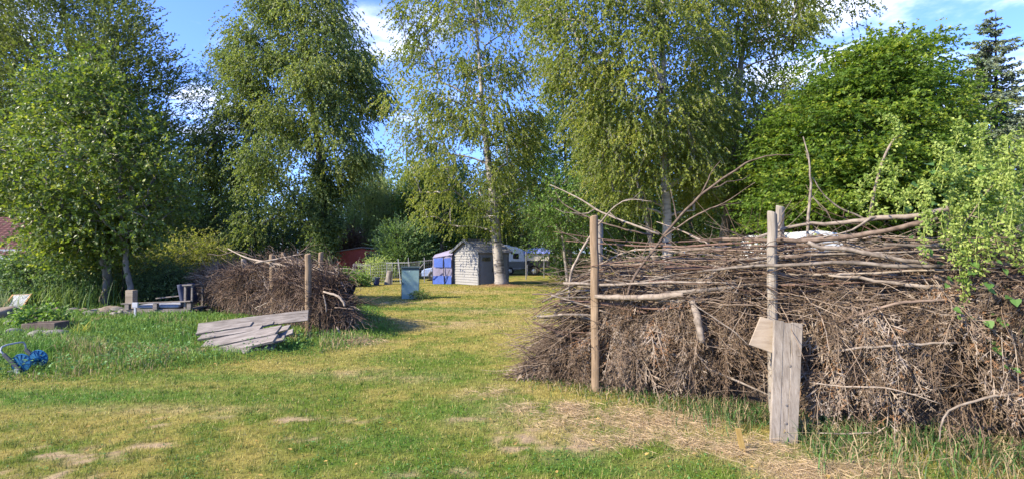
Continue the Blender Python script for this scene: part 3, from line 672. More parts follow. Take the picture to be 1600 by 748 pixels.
def spruce(label, d, px, py_top, py_base, hw_px, seed, name='spruce_tree', leaf='needle', sparse=1.0, start=.12):
    g = np.random.default_rng(seed)
    b = P(px, py_base, d); b[2] = Hs(b[0], b[1]); top = P(px, py_top, d); hgt = top[2] - b[2]; hw = hw_px * d / 800
    root = empty(name, tuple(b), label, 'tree', None); mb = MB(); mb.tube([b, b * .5 + top * .5, top], [.02 * hgt * .8, .012 * hgt * .8, .01], 8)
    mc = MB(); n = int(hgt / .33); TW = []; LC = []; LA = []; LL = []
    for i in range(n):
        f = start + (1 - start) * (i + g.random()) / n; z = b[2] + hgt * f; L0 = hw * (1 - f) ** .8 + .12
        for k in range(int(g.integers(4, 7))):
            a = g.uniform(0, 6.283); L = L0 * g.uniform(.6, 1.12); t = np.linspace(0, 1, 6)[:, None]
            dr = np.array([math.cos(a), math.sin(a), 0]); pts = np.array([b[0], b[1], z]) + dr * L * t + np.array([0, 0, 1.]) * (L * (-.32 * t + .22 * t ** 2.5) + .25 * L * (f - .4) * t)
            TW.append(pts); m = max(6, int(L * 20 * sparse)); u = g.uniform(.12, 1, m); c = np.stack([np.interp(u, t[:, 0], pts[:, j]) for j in range(3)], 1)
            sd = np.cross(dr, [0, 0, 1.]) * np.where(g.random(m) < .5, 1, -1)[:, None]
            LC.append(c); LA.append(sd * .8 + dr * .7 + g.normal(0, .2, (m, 3)) + np.array([0, 0, -.5])); LL.append(np.clip(.28 * L * (1.15 - u), .12, .6) * g.uniform(.7, 1.3, m))
    V, F = tube_batch(np.array(TW), np.broadcast_to(np.linspace(.03, .006, 6), (len(TW), 6)), 4, caps=False); mb.add(V, F)
    LC = np.concatenate(LC); LA = nrm(np.concatenate(LA)); LL = np.concatenate(LL)
    for rep in range(6):          # needles bristle along every side twig
        u = g.uniform(0, .9, len(LC)); c = LC + LA * (LL * u)[:, None]; a = LA * .8 + g.normal(0, .55, LA.shape)
        V, F = leaf_batch(c, a, g.normal(0, 1, LA.shape), LL * .4 + .07, .085); mc.add(V, F, np.repeat(g.random(len(LC)), 4))
    mb.build('trunk', M['bark_dark'], root, smooth_=True); mc.build('crown', M[leaf], root)
    return root

def all_trees():
    B = 'tall birches and broadleaf trees round the lawn'
    tree('willow_tree', 'tall dark grey-green tree with fine narrow leaves rising behind the young broadleaf tree', 'tree', 36, [(150, 431, .42), (140, 380, .28), (120, 200, .2), (100, 20, .1), (95, -50, .04)],
         [(-90, 400), (-130, 150), (-90, 0), (-20, -90), (110, -80), (185, -5), (232, 45), (262, 105), (268, 175), (282, 240), (298, 330), (280, 400), (150, 430)], 600, 1.15, 46, 11, .19, .44, 'up', 'willow', 'bark', 11, .6, twl=1.05, gap=.08)
    tree('young_tree', 'slender young broadleaf tree with large yellow-green leaves standing behind the pallet bench', 'tree', 14.0, [(204, 484, .085), (197, 430, .07), (190, 350, .06), (178, 250, .05), (160, 160, .035), (143, 85, .012)],
         [(140, 78), (120, 95), (122, 135), (62, 110), (50, 180), (0, 215), (-60, 235), (-50, 275), (10, 280), (58, 325), (72, 380), (100, 392), (150, 375), (215, 368), (255, 352), (290, 330), (312, 292), (262, 252), (220, 195), (176, 150), (156, 110)],
         230, .5, 20, 11, .098, .72, 'broad', 'linden', 'bark_pale', 12, .8, twl=.5, gap=.40)
    tree('conifer_tree', 'blue-grey feathery tree between the dark willow-leaved tree and the big grey-green birch', 'tree', 42, [(338, 426, .3), (336, 300, .2), (334, 190, .05)],
         [(332, 98), (300, 130), (312, 180), (285, 250), (300, 420), (400, 420), (400, 200), (370, 130)], 160, 1.3, 26, 10, .2, .35, 'layer', 'bluegreen', 'bark_dark', 13, .9, twl=1.1)
    tree('birch_tree', 'massive grey-green birch with hanging sprays behind the small brush pile', 'tree', 34.3, [(512, 432, .42), (508, 380, .30), (500, 250, .24), (480, 120, .16), (465, 0, .1), (460, -90, .04)],
         [(420, -110), (520, -110), (532, 20), (556, 70), (594, 110), (602, 165), (574, 195), (588, 250), (545, 290), (522, 322), (515, 368), (492, 380), (478, 345), (440, 335), (410, 385), (375, 372), (350, 310), (306, 290), (296, 235), (325, 195), (368, 150), (352, 95), (352, 30), (390, 22), (405, -30)],
         560, .95, 44, 12, .125, .68, 'birch', 'birch_dark', 'bark_dark', 14, .8, group=B, twl=.75, gap=.45)
    tree('birch_tree', 'airy birch whose pale trunk stands on bare brown earth in front of the grey shed', 'tree', 24.6, [(783, 445, .30), (778, 400, .235), (772, 330, .21), (764, 260, .16), (756, 190, .12), (750, 110, .08), (744, 20, .05), (742, -90, .02)],
         [(640, -100), (812, -100), (836, 20), (818, 140), (842, 210), (850, 300), (832, 345), (795, 352), (745, 372), (700, 362), (655, 352), (645, 300), (618, 240), (606, 165), (596, 110), (618, 40)],
         330, .66, 30, 15, .088, .68, 'birch', 'birch', 'birch_bark', 15, .9, group=B, twl=.6, gap=.28, limbs=1.15)
    tree('birch_tree', 'big yellow-green birch with a white trunk rising right behind the brushwood wall', 'tree', 18.5, [(1044, 470, .2), (1044, 380, .175), (1040, 280, .16), (1036, 170, .14), (1036, 60, .1), (1034, -90, .05)],
         [(832, -110), (1080, -110), (1120, 40), (1130, 200), (1120, 300), (1085, 345), (1050, 300), (1010, 335), (985, 320), (940, 310), (905, 245), (870, 160), (832, 90)],
         390, .64, 35, 14, .08, .7, 'birch', 'birch', 'birch_bark', 16, .8, group=B, twl=.55, gap=.33, tint=(.08, 1))
    tree('birch_tree', 'leaning multi-stemmed birch with bare branch ends against the sky on its right side', 'tree', 22, [(1120, 460, .22), (1128, 380, .2), (1142, 280, .17), (1150, 180, .14), (1160, 60, .1), (1175, -90, .05)],
         [(1060, -110), (1320, -110), (1345, 0), (1330, 40), (1270, 35), (1235, 90), (1228, 160), (1248, 215), (1225, 290), (1160, 330), (1100, 310), (1070, 200)],
         330, .66, 32, 14, .086, .68, 'birch', 'birch', 'bark_pale', 17, .8, group=B, twl=.6, gap=.28)
    tree('alder_tree', 'thin grey trunk leaning left between the white birch and the leaning birch', 'tree', 21, [(1030, 440, .13), (1012, 345, .11), (1002, 300, .09), (985, 200, .06), (975, 120, .03)],
         [(930, 130), (1000, 110), (1020, 230), (1000, 290), (950, 290)], 50, .7, 20, 9, .1, .6, 'birch', 'birch', 'bark_pale', 18, .8, twl=.8)
    tree('alder_tree', 'dull brown-green bushy tree in front of the vivid green hornbeam', 'tree', 19.5, [(1168, 450, .15), (1180, 340, .13), (1205, 240, .1), (1235, 180, .05)],
         [(1180, 175), (1230, 130), (1300, 120), (1335, 160), (1320, 215), (1250, 245), (1190, 260)], 110, .6, 26, 9, .075, .55, 'birch', 'willow', 'bark_dark', 19, .8, twl=.7)
    tree('ash_tree', 'fresh green slim tree rising behind the covered trailer', 'tree', 30, [(892, 432, .12), (888, 330, .1), (882, 220, .07), (878, 130, .03)],
         [(878, 120), (842, 160), (836, 260), (830, 345), (848, 392), (900, 385), (960, 375), (975, 270), (965, 190), (925, 135)], 170, .95, 24, 9, .14, .5, 'broad', 'ash', 'bark_pale', 20, .8, twl=.9, gap=.15)
    tree('ash_tree', 'light green young tree on two thin stems right of the covered trailer', 'tree', 23, [(888, 436, .07), (880, 380, .06), (872, 320, .04), (866, 270, .02)],
         [(866, 262), (838, 300), (830, 335), (850, 362), (905, 362), (930, 330), (905, 280)], 70, .6, 20, 9, .11, .5, 'broad', 'ash', 'bark_pale', 21, .8, twl=.6, gap=.1)
    tree('hornbeam_tree', 'vivid green spreading hornbeam in layered tiers left of the spruce', 'tree', 17.5, [(1395, 470, .28), (1392, 380, .25), (1392, 260, .18), (1402, 140, .1), (1412, 60, .03)],
         [(1412, 45), (1365, 70), (1318, 72), (1275, 95), (1262, 150), (1215, 200), (1205, 260), (1180, 320), (1230, 372), (1400, 392), (1490, 380), (1512, 310), (1505, 230), (1492, 175), (1470, 130), (1450, 100), (1452, 62)],
         560, .66, 38, 11, .11, .66, 'layer', 'hornbeam', 'bark_dark', 22, .85, twl=.65, gap=.40)
    tree('shrub_tree', 'blue-green rounded bushy tree behind the tops of the paired posts', 'tree', 24, [(1195, 450, .12), (1192, 380, .1), (1188, 300, .05)],
         [(1188, 245), (1150, 280), (1140, 350), (1165, 372), (1235, 370), (1245, 290), (1215, 250)], 100, .7, 26, 9, .11, .6, 'broad', 'bluegreen', 'bark', 23, .9, twl=.6)
    spruce('tall sparse spruce at the far right edge with sky showing between its branches', 30, 1556, 18, 450, 150, 24, sparse=1.0)
    spruce('dark spruce partly cut off by the right edge of the scene behind the climbing plant', 26, 1645, 120, 455, 140, 25, sparse=1.3)
    tree('weeping_willow', 'pale weeping willow with long hanging strands behind the red hut', 'tree', 44, [(578, 428, .4), (580, 350, .32), (588, 290, .2)],
         [(588, 270), (555, 290), (540, 335), (548, 372), (600, 378), (642, 366), (640, 310), (615, 278)], 110, .8, 26, 18, .2, .3, 'willow', 'weeping', 'bark_dark', 26, .8, twl=3.0)
    tree('background_tree', 'rounded green tree top showing above the weeping willow', 'tree', 58, [(590, 425, .4), (595, 300, .25), (600, 255, .1)],
         [(555, 265), (595, 238), (640, 258), (665, 300), (660, 400), (540, 400), (535, 300)], 120, 1.7, 24, 9, .26, .65, 'broad', 'shrub', 'bark_dark', 27, .9, twl=1.6)
    tree('hazel_shrub', 'bright green bushy shrub between the red hut and the dark evergreens', 'shrub', 33, [(622, 432, .07), (622, 380, .05), (622, 345, .03)],
         [(622, 350), (606, 368), (600, 395), (606, 425), (645, 428), (656, 400), (648, 362)], 80, .7, 26, 9, .14, .6, 'up', 'bluegreen', 'bark', 28, .9, twl=.8, nostem=True)
    tree('evergreen_tree', 'dark evergreen behind the blue tent and wire fence', 'tree', 44, [(672, 422, .25), (672, 340, .2), (670, 270, .1)],
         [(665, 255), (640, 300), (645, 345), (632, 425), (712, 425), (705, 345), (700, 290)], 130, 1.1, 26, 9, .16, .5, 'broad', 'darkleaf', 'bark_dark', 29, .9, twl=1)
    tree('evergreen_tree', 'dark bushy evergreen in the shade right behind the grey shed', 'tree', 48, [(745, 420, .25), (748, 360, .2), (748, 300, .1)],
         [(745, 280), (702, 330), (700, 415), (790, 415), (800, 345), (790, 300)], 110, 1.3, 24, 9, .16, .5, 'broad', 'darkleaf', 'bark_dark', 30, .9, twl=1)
    # the dark thicket behind the left brush pile
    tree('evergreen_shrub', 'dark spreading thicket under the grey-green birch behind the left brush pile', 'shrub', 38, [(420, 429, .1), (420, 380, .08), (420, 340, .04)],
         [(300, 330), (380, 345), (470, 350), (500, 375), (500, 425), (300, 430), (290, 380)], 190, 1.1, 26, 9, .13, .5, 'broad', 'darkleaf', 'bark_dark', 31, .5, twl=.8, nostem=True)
    tree('ivy_growth', 'ivy climbing thickly up the trunk of the grey-green birch', 'ivy', 33.8, [(512, 432, .03), (508, 380, .03), (500, 270, .02)],
         [(490, 262), (512, 255), (520, 340), (516, 425), (494, 430), (494, 340)], 80, .5, 30, 8, .12, .8, 'broad', 'darkleaf', 'bark_dark', 32, .9, twl=.35, nostem=True)
    tree('yellow_shrub', 'yellow-green shrub glowing in the sun left of the small brush pile', 'shrub', 19, [(302, 462, .04), (302, 420, .03), (300, 390, .02)],
         [(265, 385), (292, 372), (330, 380), (345, 400), (340, 450), (268, 460), (255, 415)], 90, .5, 24, 9, .08, .5, 'broad', 'yellowleaf', 'bark', 33, .8, twl=.5, nostem=True)
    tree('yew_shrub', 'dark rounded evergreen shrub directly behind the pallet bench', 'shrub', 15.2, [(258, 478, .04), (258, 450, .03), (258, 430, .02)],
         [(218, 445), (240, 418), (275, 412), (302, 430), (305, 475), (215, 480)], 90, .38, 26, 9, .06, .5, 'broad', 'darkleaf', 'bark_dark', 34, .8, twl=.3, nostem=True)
    tree('garden_shrub', 'dark broad shrub between the deck chair and the row of stones', 'shrub', 15.5, [(75, 480, .04), (75, 450, .03), (75, 425, .02)],
         [(-20, 425), (40, 405), (110, 405), (150, 430), (150, 475), (-10, 480)], 150, .42, 24, 9, .075, .6, 'broad', 'bluegreen', 'bark_dark', 35, .7, twl=.4, nostem=True)
    tree('garden_shrub', 'light green shrub behind the twin trunks near the stones', 'shrub', 17.5, [(205, 475, .04), (208, 430, .03), (210, 400, .02)],
         [(150, 410), (190, 392), (250, 400), (262, 440), (240, 475), (140, 475)], 110, .5, 20, 9, .09, .6, 'broad', 'yellowleaf', 'bark', 36, .7, twl=.5, nostem=True, gap=.2)
    tree('lilac_tree', 'low leafy tree with yellowing leaves in front of the tiled roof', 'tree', 16, [(168, 486, .10), (164, 450, .09), (158, 410, .07), (130, 370, .03)],
         [(70, 372), (130, 358), (172, 385), (120, 400), (70, 402)], 40, .5, 20, 8, .10, .68, 'broad', 'linden', 'bark', 37, .7, twl=.5, gap=.25)
    tree('sapling', 'thin dark sapling stem standing just left of the young tree', 'tree', 14.8, [(191, 482, .035), (187, 420, .03), (180, 350, .02), (176, 300, .01)],
         [(150, 300), (190, 280), (215, 330), (200, 365), (150, 350)], 26, .45, 14, 8, .10, .7, 'broad', 'linden', 'bark_dark', 38, .8, twl=.5)
    tree('bramble_shrub', 'low light green bramble in front of the red hut', 'shrub', 25, [(540, 446, .03), (540, 438, .02), (540, 430, .02)],
         [(512, 434), (535, 425), (556, 429), (568, 438), (568, 446), (515, 447)], 60, .35, 22, 9, .09, .7, 'broad', 'ash', 'bark', 39, .8, twl=.35, nostem=True)
    tree('rose_shrub', 'grey-green loose bush climbing the wire fence in front of the red hut', 'shrub', 29, [(583, 438, .03), (584, 420, .02), (585, 410, .02)],
         [(570, 424), (583, 410), (600, 415), (606, 440), (570, 440)], 34, .36, 18, 9, .09, .6, 'up', 'weeping', 'bark', 40, .8, twl=.5, nostem=True)
    tree('dead_conifer', 'dead brown conifer standing behind the red hut', 'tree', 40, [(548, 428, .12), (548, 390, .08), (547, 362, .02)],
         [(547, 360), (538, 375), (536, 425), (560, 425), (556, 375)], 60, .6, 26, 9, .14, .3, 'up', 'deadleaf', 'bark_dark', 41, .9, twl=.6)
    tree('tussock_bush', 'green bushy growth below the thin poles right of the covered trailer', 'shrub', 31, [(885, 434, .03), (886, 425, .02), (887, 415, .02)],
         [(880, 414), (890, 405), (908, 410), (918, 432), (880, 434)], 50, .5, 20, 9, .12, .6, 'broad', 'ash', 'bark', 42, .8, twl=.5, nostem=True)
    for i, (px, top, w, d, lf, lab) in enumerate([(688, 235, 52, 42, 'ash', 'mid green tree filling the gap above the blue tent behind the airy birch'), (965, 165, 62, 34, 'ash', 'fresh green tree standing behind the left side of the white birch'), (1075, 150, 66, 36, 'birch', 'yellowish green tree between the white birch and the leaning birch, farther back'), (1185, 190, 55, 34, 'ash', 'green tree behind the leaning birch, left of the hornbeam'), (825, 205, 50, 46, 'birch', 'yellow-green tree right behind the airy birch and the caravan')]):
        tree('background_tree', lab, 'tree', d, [(px, 430, .2), (px + 4, 340, .15), (px, top + 25, .05)], [(px, top), (px - w * .5, top + 20), (px - w, top + 75), (px - w * .85, 372), (px + w * .85, 378), (px + w, top + 80), (px + w * .6, top + 25)], 150, 1.0, 26, 10, .15, .62, 'broad', lf, 'bark_pale', 300 + i, .7, twl=.9, gap=.22)
    # far trees closing the view: each its own tree, kinds mixed
    far = [(-60, 250, 48, 'darkleaf', 'dark far tree at the left edge behind the house roof'), (40, 230, 52, 'shrub', 'green far tree behind the house'), (225, 300, 46, 'bluegreen', 'far bluish tree behind the yellow-green shrub'),
           (310, 290, 50, 'darkleaf', 'far dark tree in the gap left of the grey-green birch'), (400, 260, 52, 'shrub', 'far tree mostly hidden by the grey-green birch'), (490, 285, 50, 'darkleaf', 'far dark tree left of the red hut'),
           (700, 300, 56, 'shrub', 'far green tree between the blue tent and the airy birch'), (775, 270, 60, 'bluegreen', 'far tree seen through the airy birch crown'), (850, 300, 58, 'darkleaf', 'far dark tree directly behind the covered trailer'),
           (935, 250, 50, 'shrub', 'far green tree left of the white birch trunk'), (1000, 290, 46, 'darkleaf', 'far dark tree just left of the white birch trunk'), (1080, 270, 48, 'bluegreen', 'far bluish tree right of the white birch trunk'),
           (1150, 300, 44, 'darkleaf', 'far dark tree behind the leaning birch stems'), (1240, 250, 42, 'shrub', 'far tree behind the left side of the hornbeam'), (1330, 240, 42, 'darkleaf', 'far tree hidden behind the middle of the hornbeam'),
           (1450, 250, 42, 'darkleaf', 'far dark tree behind the right side of the hornbeam'), (1540, 270, 40, 'bluegreen', 'far bluish tree below the sparse spruce'), (1640, 260, 40, 'darkleaf', 'far dark tree at the right edge')]
    for i, (px, top, d, lf, lab) in enumerate(far):
        r_ = random.Random(i); w = 48 * 50 / d * r_.uniform(.85, 1.2); lo = 395 + r_.uniform(-6, 14)
        tree('background_tree', lab, 'tree', d, [(px, 424, .28), (px + 3, 350, .2), (px, top + 20, .06)],
             [(px, top), (px - w * .6, top + 25), (px - w, top + 75), (px - w * .9, lo), (px + w * .9, lo), (px + w, top + 70), (px + w * .55, top + 20)], 85, 1.5, 22, 9, .26, .6, 'broad', lf, 'bark_dark', 100 + i, .8, group='far trees closing the view', twl=1.4, twigs=False, gap=.1)
all_trees()
# ---------------------------------------------------------------- brushwood walls
class Wall:
    """a long heap of brushwood following a ground line; s metres along it, n metres out of its front face"""
    def __init__(w, line, height, thick):
        w.L = np.array(line, float); w.seg = np.diff(w.L, axis=0); w.len = np.hypot(*w.seg.T); w.cum = np.concatenate([[0], np.cumsum(w.len)]); w.hs, w.hz = zip(*height); w.T = thick
    def frame(w, s):
        s = np.asarray(s, float); i = np.clip(np.searchsorted(w.cum, s, side='right') - 1, 0, len(w.len) - 1); u = (s - w.cum[i]) / w.len[i]
        p = w.L[i] + w.seg[i] * u[..., None]; e = 1e-3
        # averaged tangent so that the wall bends smoothly
        def pt(q):
            k = np.clip(np.searchsorted(w.cum, q, side='right') - 1, 0, len(w.len) - 1); return w.L[k] + w.seg[k] * ((q - w.cum[k]) / w.len[k])[..., None]
        t = nrm(pt(s + .25) - pt(s - .25)); n = np.stack([t[..., 1], -t[..., 0]], -1)
        return p, t, n
    def h(w, s): return np.interp(s, w.hs, w.hz)
    def surf(w, s, v, inset=0):
        p, t, n = w.frame(s); v = np.asarray(v, float); inset = inset - .6 * (fbm(np.asarray(s) * 1.3, v * 5.5, 77, 2) - .5) - .16 * (fbm(np.asarray(s) * 4.2, v * 15, 87, 2) - .5)
        a = np.pi * v; c = np.cos(a); r = w.T / 2 - inset
        out = r * np.sign(c) * np.abs(c) ** .55 - w.T / 2; z = np.maximum(.02, (w.h(s) - inset) * np.sin(a) ** .55)
        q = p + n * out[..., None]
        return np.concatenate([q, (z + H(q[..., 0], q[..., 1]))[..., None]], -1), t, n
    def at(w, s, n, z):
        p, t, nn = w.frame(np.asarray(s, float)); q = p + nn * np.asarray(n, float)[..., None]
        return np.concatenate([q, (np.asarray(z, float) + H(q[..., 0], q[..., 1]))[..., None]], -1)
    def core(w, mb, s0, s1, inset, ns, nv=26, amp=.1, seed=0):
        S, Vv = np.meshgrid(np.linspace(s0, s1, ns), np.linspace(.02, .98, nv), indexing='ij'); Q, t, n = w.surf(S, Vv, inset)
        d = (fbm(S * 4 + 3, Vv * 14, seed) - .5) * 2 * amp; Q[..., :2] += n * (d * np.cos(np.pi * Vv))[..., None]; Q[..., 2] += d * np.sin(np.pi * Vv)
        Q[..., 2] = np.where((Vv < .03) | (Vv > .97), H(Q[..., 0], Q[..., 1]) - .03, Q[..., 2])
        i, j = np.meshgrid(np.arange(ns - 1), np.arange(nv - 1), indexing='ij'); b = i * nv + j
        mb.add(Q.reshape(-1, 3), np.stack([b, b + nv, b + nv + 1, b + 1], -1).reshape(-1, 4))

def fronds(mb, C, D, N, L, g, tint, nb=13, curl=.3):
    """dry feathery conifer sprays: a stem with side twigs, each side twig with its own small needles"""
    n = len(C); D = nrm(D); S = nrm(np.cross(D, N)); N2 = np.cross(S, D)
    t = np.linspace(0, 1, 5); bend = g.normal(0, curl, n)
    st = C[:, None] + D[:, None] * (L[:, None, None] * t[None, :, None]) + N2[:, None] * ((bend * L)[:, None, None] * (t ** 2)[None, :, None]) + np.array([0, 0, -1.]) * (L[:, None, None] * .22 * (t ** 2)[None, :, None])
    V, F = tube_batch(st, L[:, None] * np.linspace(.011, .003, 5)[None], 3, caps=False); mb.add(V, F, np.repeat(tint * .9, 15))
    u = np.linspace(.12, .98, nb)[None] + g.uniform(-.03, .03, (n, nb)); u = np.clip(u, .02, .99) * 4; i0 = np.minimum(u.astype(int), 3); f = (u - i0)[..., None]; ii = np.arange(n)[:, None]
    B = st[ii, i0] * (1 - f) + st[ii, i0 + 1] * f; T = nrm(st[ii, i0 + 1] - st[ii, i0]); sg = np.where(np.arange(nb) % 2 == 0, 1, -1)[None, :, None]
    A = nrm(T * .75 + S[:, None] * sg * .75 + g.normal(0, .22, (n, nb, 3)) + np.array([0, 0, -.15])); l = L[:, None] * (.42 * (1.12 - u / 4)) * g.uniform(.6, 1.25, (n, nb))
    V, F = leaf_batch(B.reshape(-1, 3), A.reshape(-1, 3), np.repeat(N2, nb, 0) + g.normal(0, .3, (n * nb, 3)), l.ravel(), np.maximum(.006, l.ravel() * .075)); tt = np.clip(np.repeat(tint, nb) + g.normal(0, .09, n * nb), 0, 1); mb.add(V, F, np.repeat(tt, 4))
    for sgn in (1, -1):
        for k in (.38, .72):
            B2 = (B + A * (l * k)[..., None]).reshape(-1, 3); A2 = nrm(A * .7 + np.cross(A, N2[:, None]) * sgn * .8 + g.normal(0, .25, A.shape)).reshape(-1, 3); l2 = (l * .42 * (1.15 - k)).ravel()
            V, F = leaf_batch(B2, A2, np.repeat(N2, nb, 0) + g.normal(0, .3, (n * nb, 3)), l2, np.maximum(.0048, l2 * .15)); mb.add(V, F, np.repeat(tt, 4))

def wiggle(p0, dr, L, g, K=7, amp=.07, sag=.05):
    """many crooked twigs: start points, directions, lengths"""
    n = len(p0); t = np.linspace(0, 1, K)[None, :, None]; dr = nrm(dr); w = np.cumsum(g.normal(0, amp, (n, K, 3)), 1); w -= w[:, :1]
    return p0[:, None] + dr[:, None] * (L[:, None, None] * t) + w * L[:, None, None] * .5 + np.array([0, 0, -1.]) * (L[:, None, None] * sag * t ** 2)

def stick(name, pts, rad, mat, label, group=None, forks=(), cat='branch', sides=8, seed=0, sub=4):
    """one branch: crooked tapering stem, knots, and side forks in the same wood"""
    g = np.random.default_rng(seed); pts = np.asarray(pts, float); rad = np.asarray(rad, float)
    n = len(pts); s = np.linspace(0, n - 1, (n - 1) * sub + 1); i = np.minimum(s.astype(int), n - 2); f = (s - i)[:, None]
    q = np.concatenate([[2 * pts[0] - pts[1]], pts, [2 * pts[-1] - pts[-2]]]); a, b, c, e = q[i], q[i + 1], q[i + 2], q[i + 3]
    Q = .5 * (2 * b + (c - a) * f + (2 * a - 5 * b + 4 * c - e) * f ** 2 + (3 * b - a - 3 * c + e) * f ** 3)
    r = np.interp(s, np.arange(n), rad) * (1 + g.normal(0, .06, len(s))); Q[1:-1] += g.normal(0, 1, (len(s) - 2, 3)) * np.minimum(r[1:-1, None] * .35, .0035)
    mb = MB(); tn = g.random(); mb.tube(Q, r, sides, tn)
    for k, dv, L in forks:
        j = int(k * (len(Q) - 1)); d = nrm(np.asarray(dv, float)); K = 6; t = np.linspace(0, 1, K)[:, None]
        w = np.cumsum(g.normal(0, .05, (K, 3)), 0); w -= w[0]; mb.tube(Q[j] + d * L * t + w * L, r[j] * .7 * np.linspace(1, .3, K), 6, tn)
    o = mb.build(name, M[mat], smooth_=True); tag(o, label, cat, group); return o

def post(label, px, ptop, d, r, mat, group, pbase=None, lean=(0, 0), seed=0, square=False):
    """round fence post with a slightly chamfered sawn top"""
    top = P(px, ptop, d); b = np.array([top[0] - lean[0], top[1] - lean[1], Hs(top[0], top[1]) - .25]); mb = MB()
    g = np.random.default_rng(seed); K, S_ = 14, 16; th = np.linspace(0, 2 * np.pi, S_, endpoint=False); lob = 1 + .05 * np.cos(th * 2 + g.uniform(0, 6)) + .035 * np.cos(th * 5 + g.uniform(0, 6)); bend = g.normal(0, .008, (K, 2)).cumsum(0) * .6; V = []
    for k in range(K):
        f = k / (K - 1); q = b + (top - b) * f; q[:2] += bend[k] - bend[-1]; rr = r * (1.07 - .12 * f) * lob * (1 + g.normal(0, .012, S_)); zt = (.012 * np.cos(th + seed) - .004) * (k == K - 1)
        V.append(np.stack([q[0] + np.cos(th) * rr, q[1] + np.sin(th) * rr, q[2] + zt], 1))
    V.append(np.stack([top[0] + np.cos(th) * r * .84, top[1] + np.sin(th) * r * .84, top[2] + .008 + .012 * np.cos(th + seed)], 1)); V = np.concatenate(V); k, i_ = np.meshgrid(np.arange(K), np.arange(S_), indexing='ij'); q0 = k * S_ + i_; q1 = k * S_ + (i_ + 1) % S_
    mb.add(V, np.stack([q0, q1, q1 + S_, q0 + S_], -1).reshape(-1, 4)); mb.f.append(np.array([[K * S_ + i for i in range(S_)]]))
    o = mb.build('fence_post', M[mat], smooth_=False, bevel=0); tag(o, label, 'post', group); return o

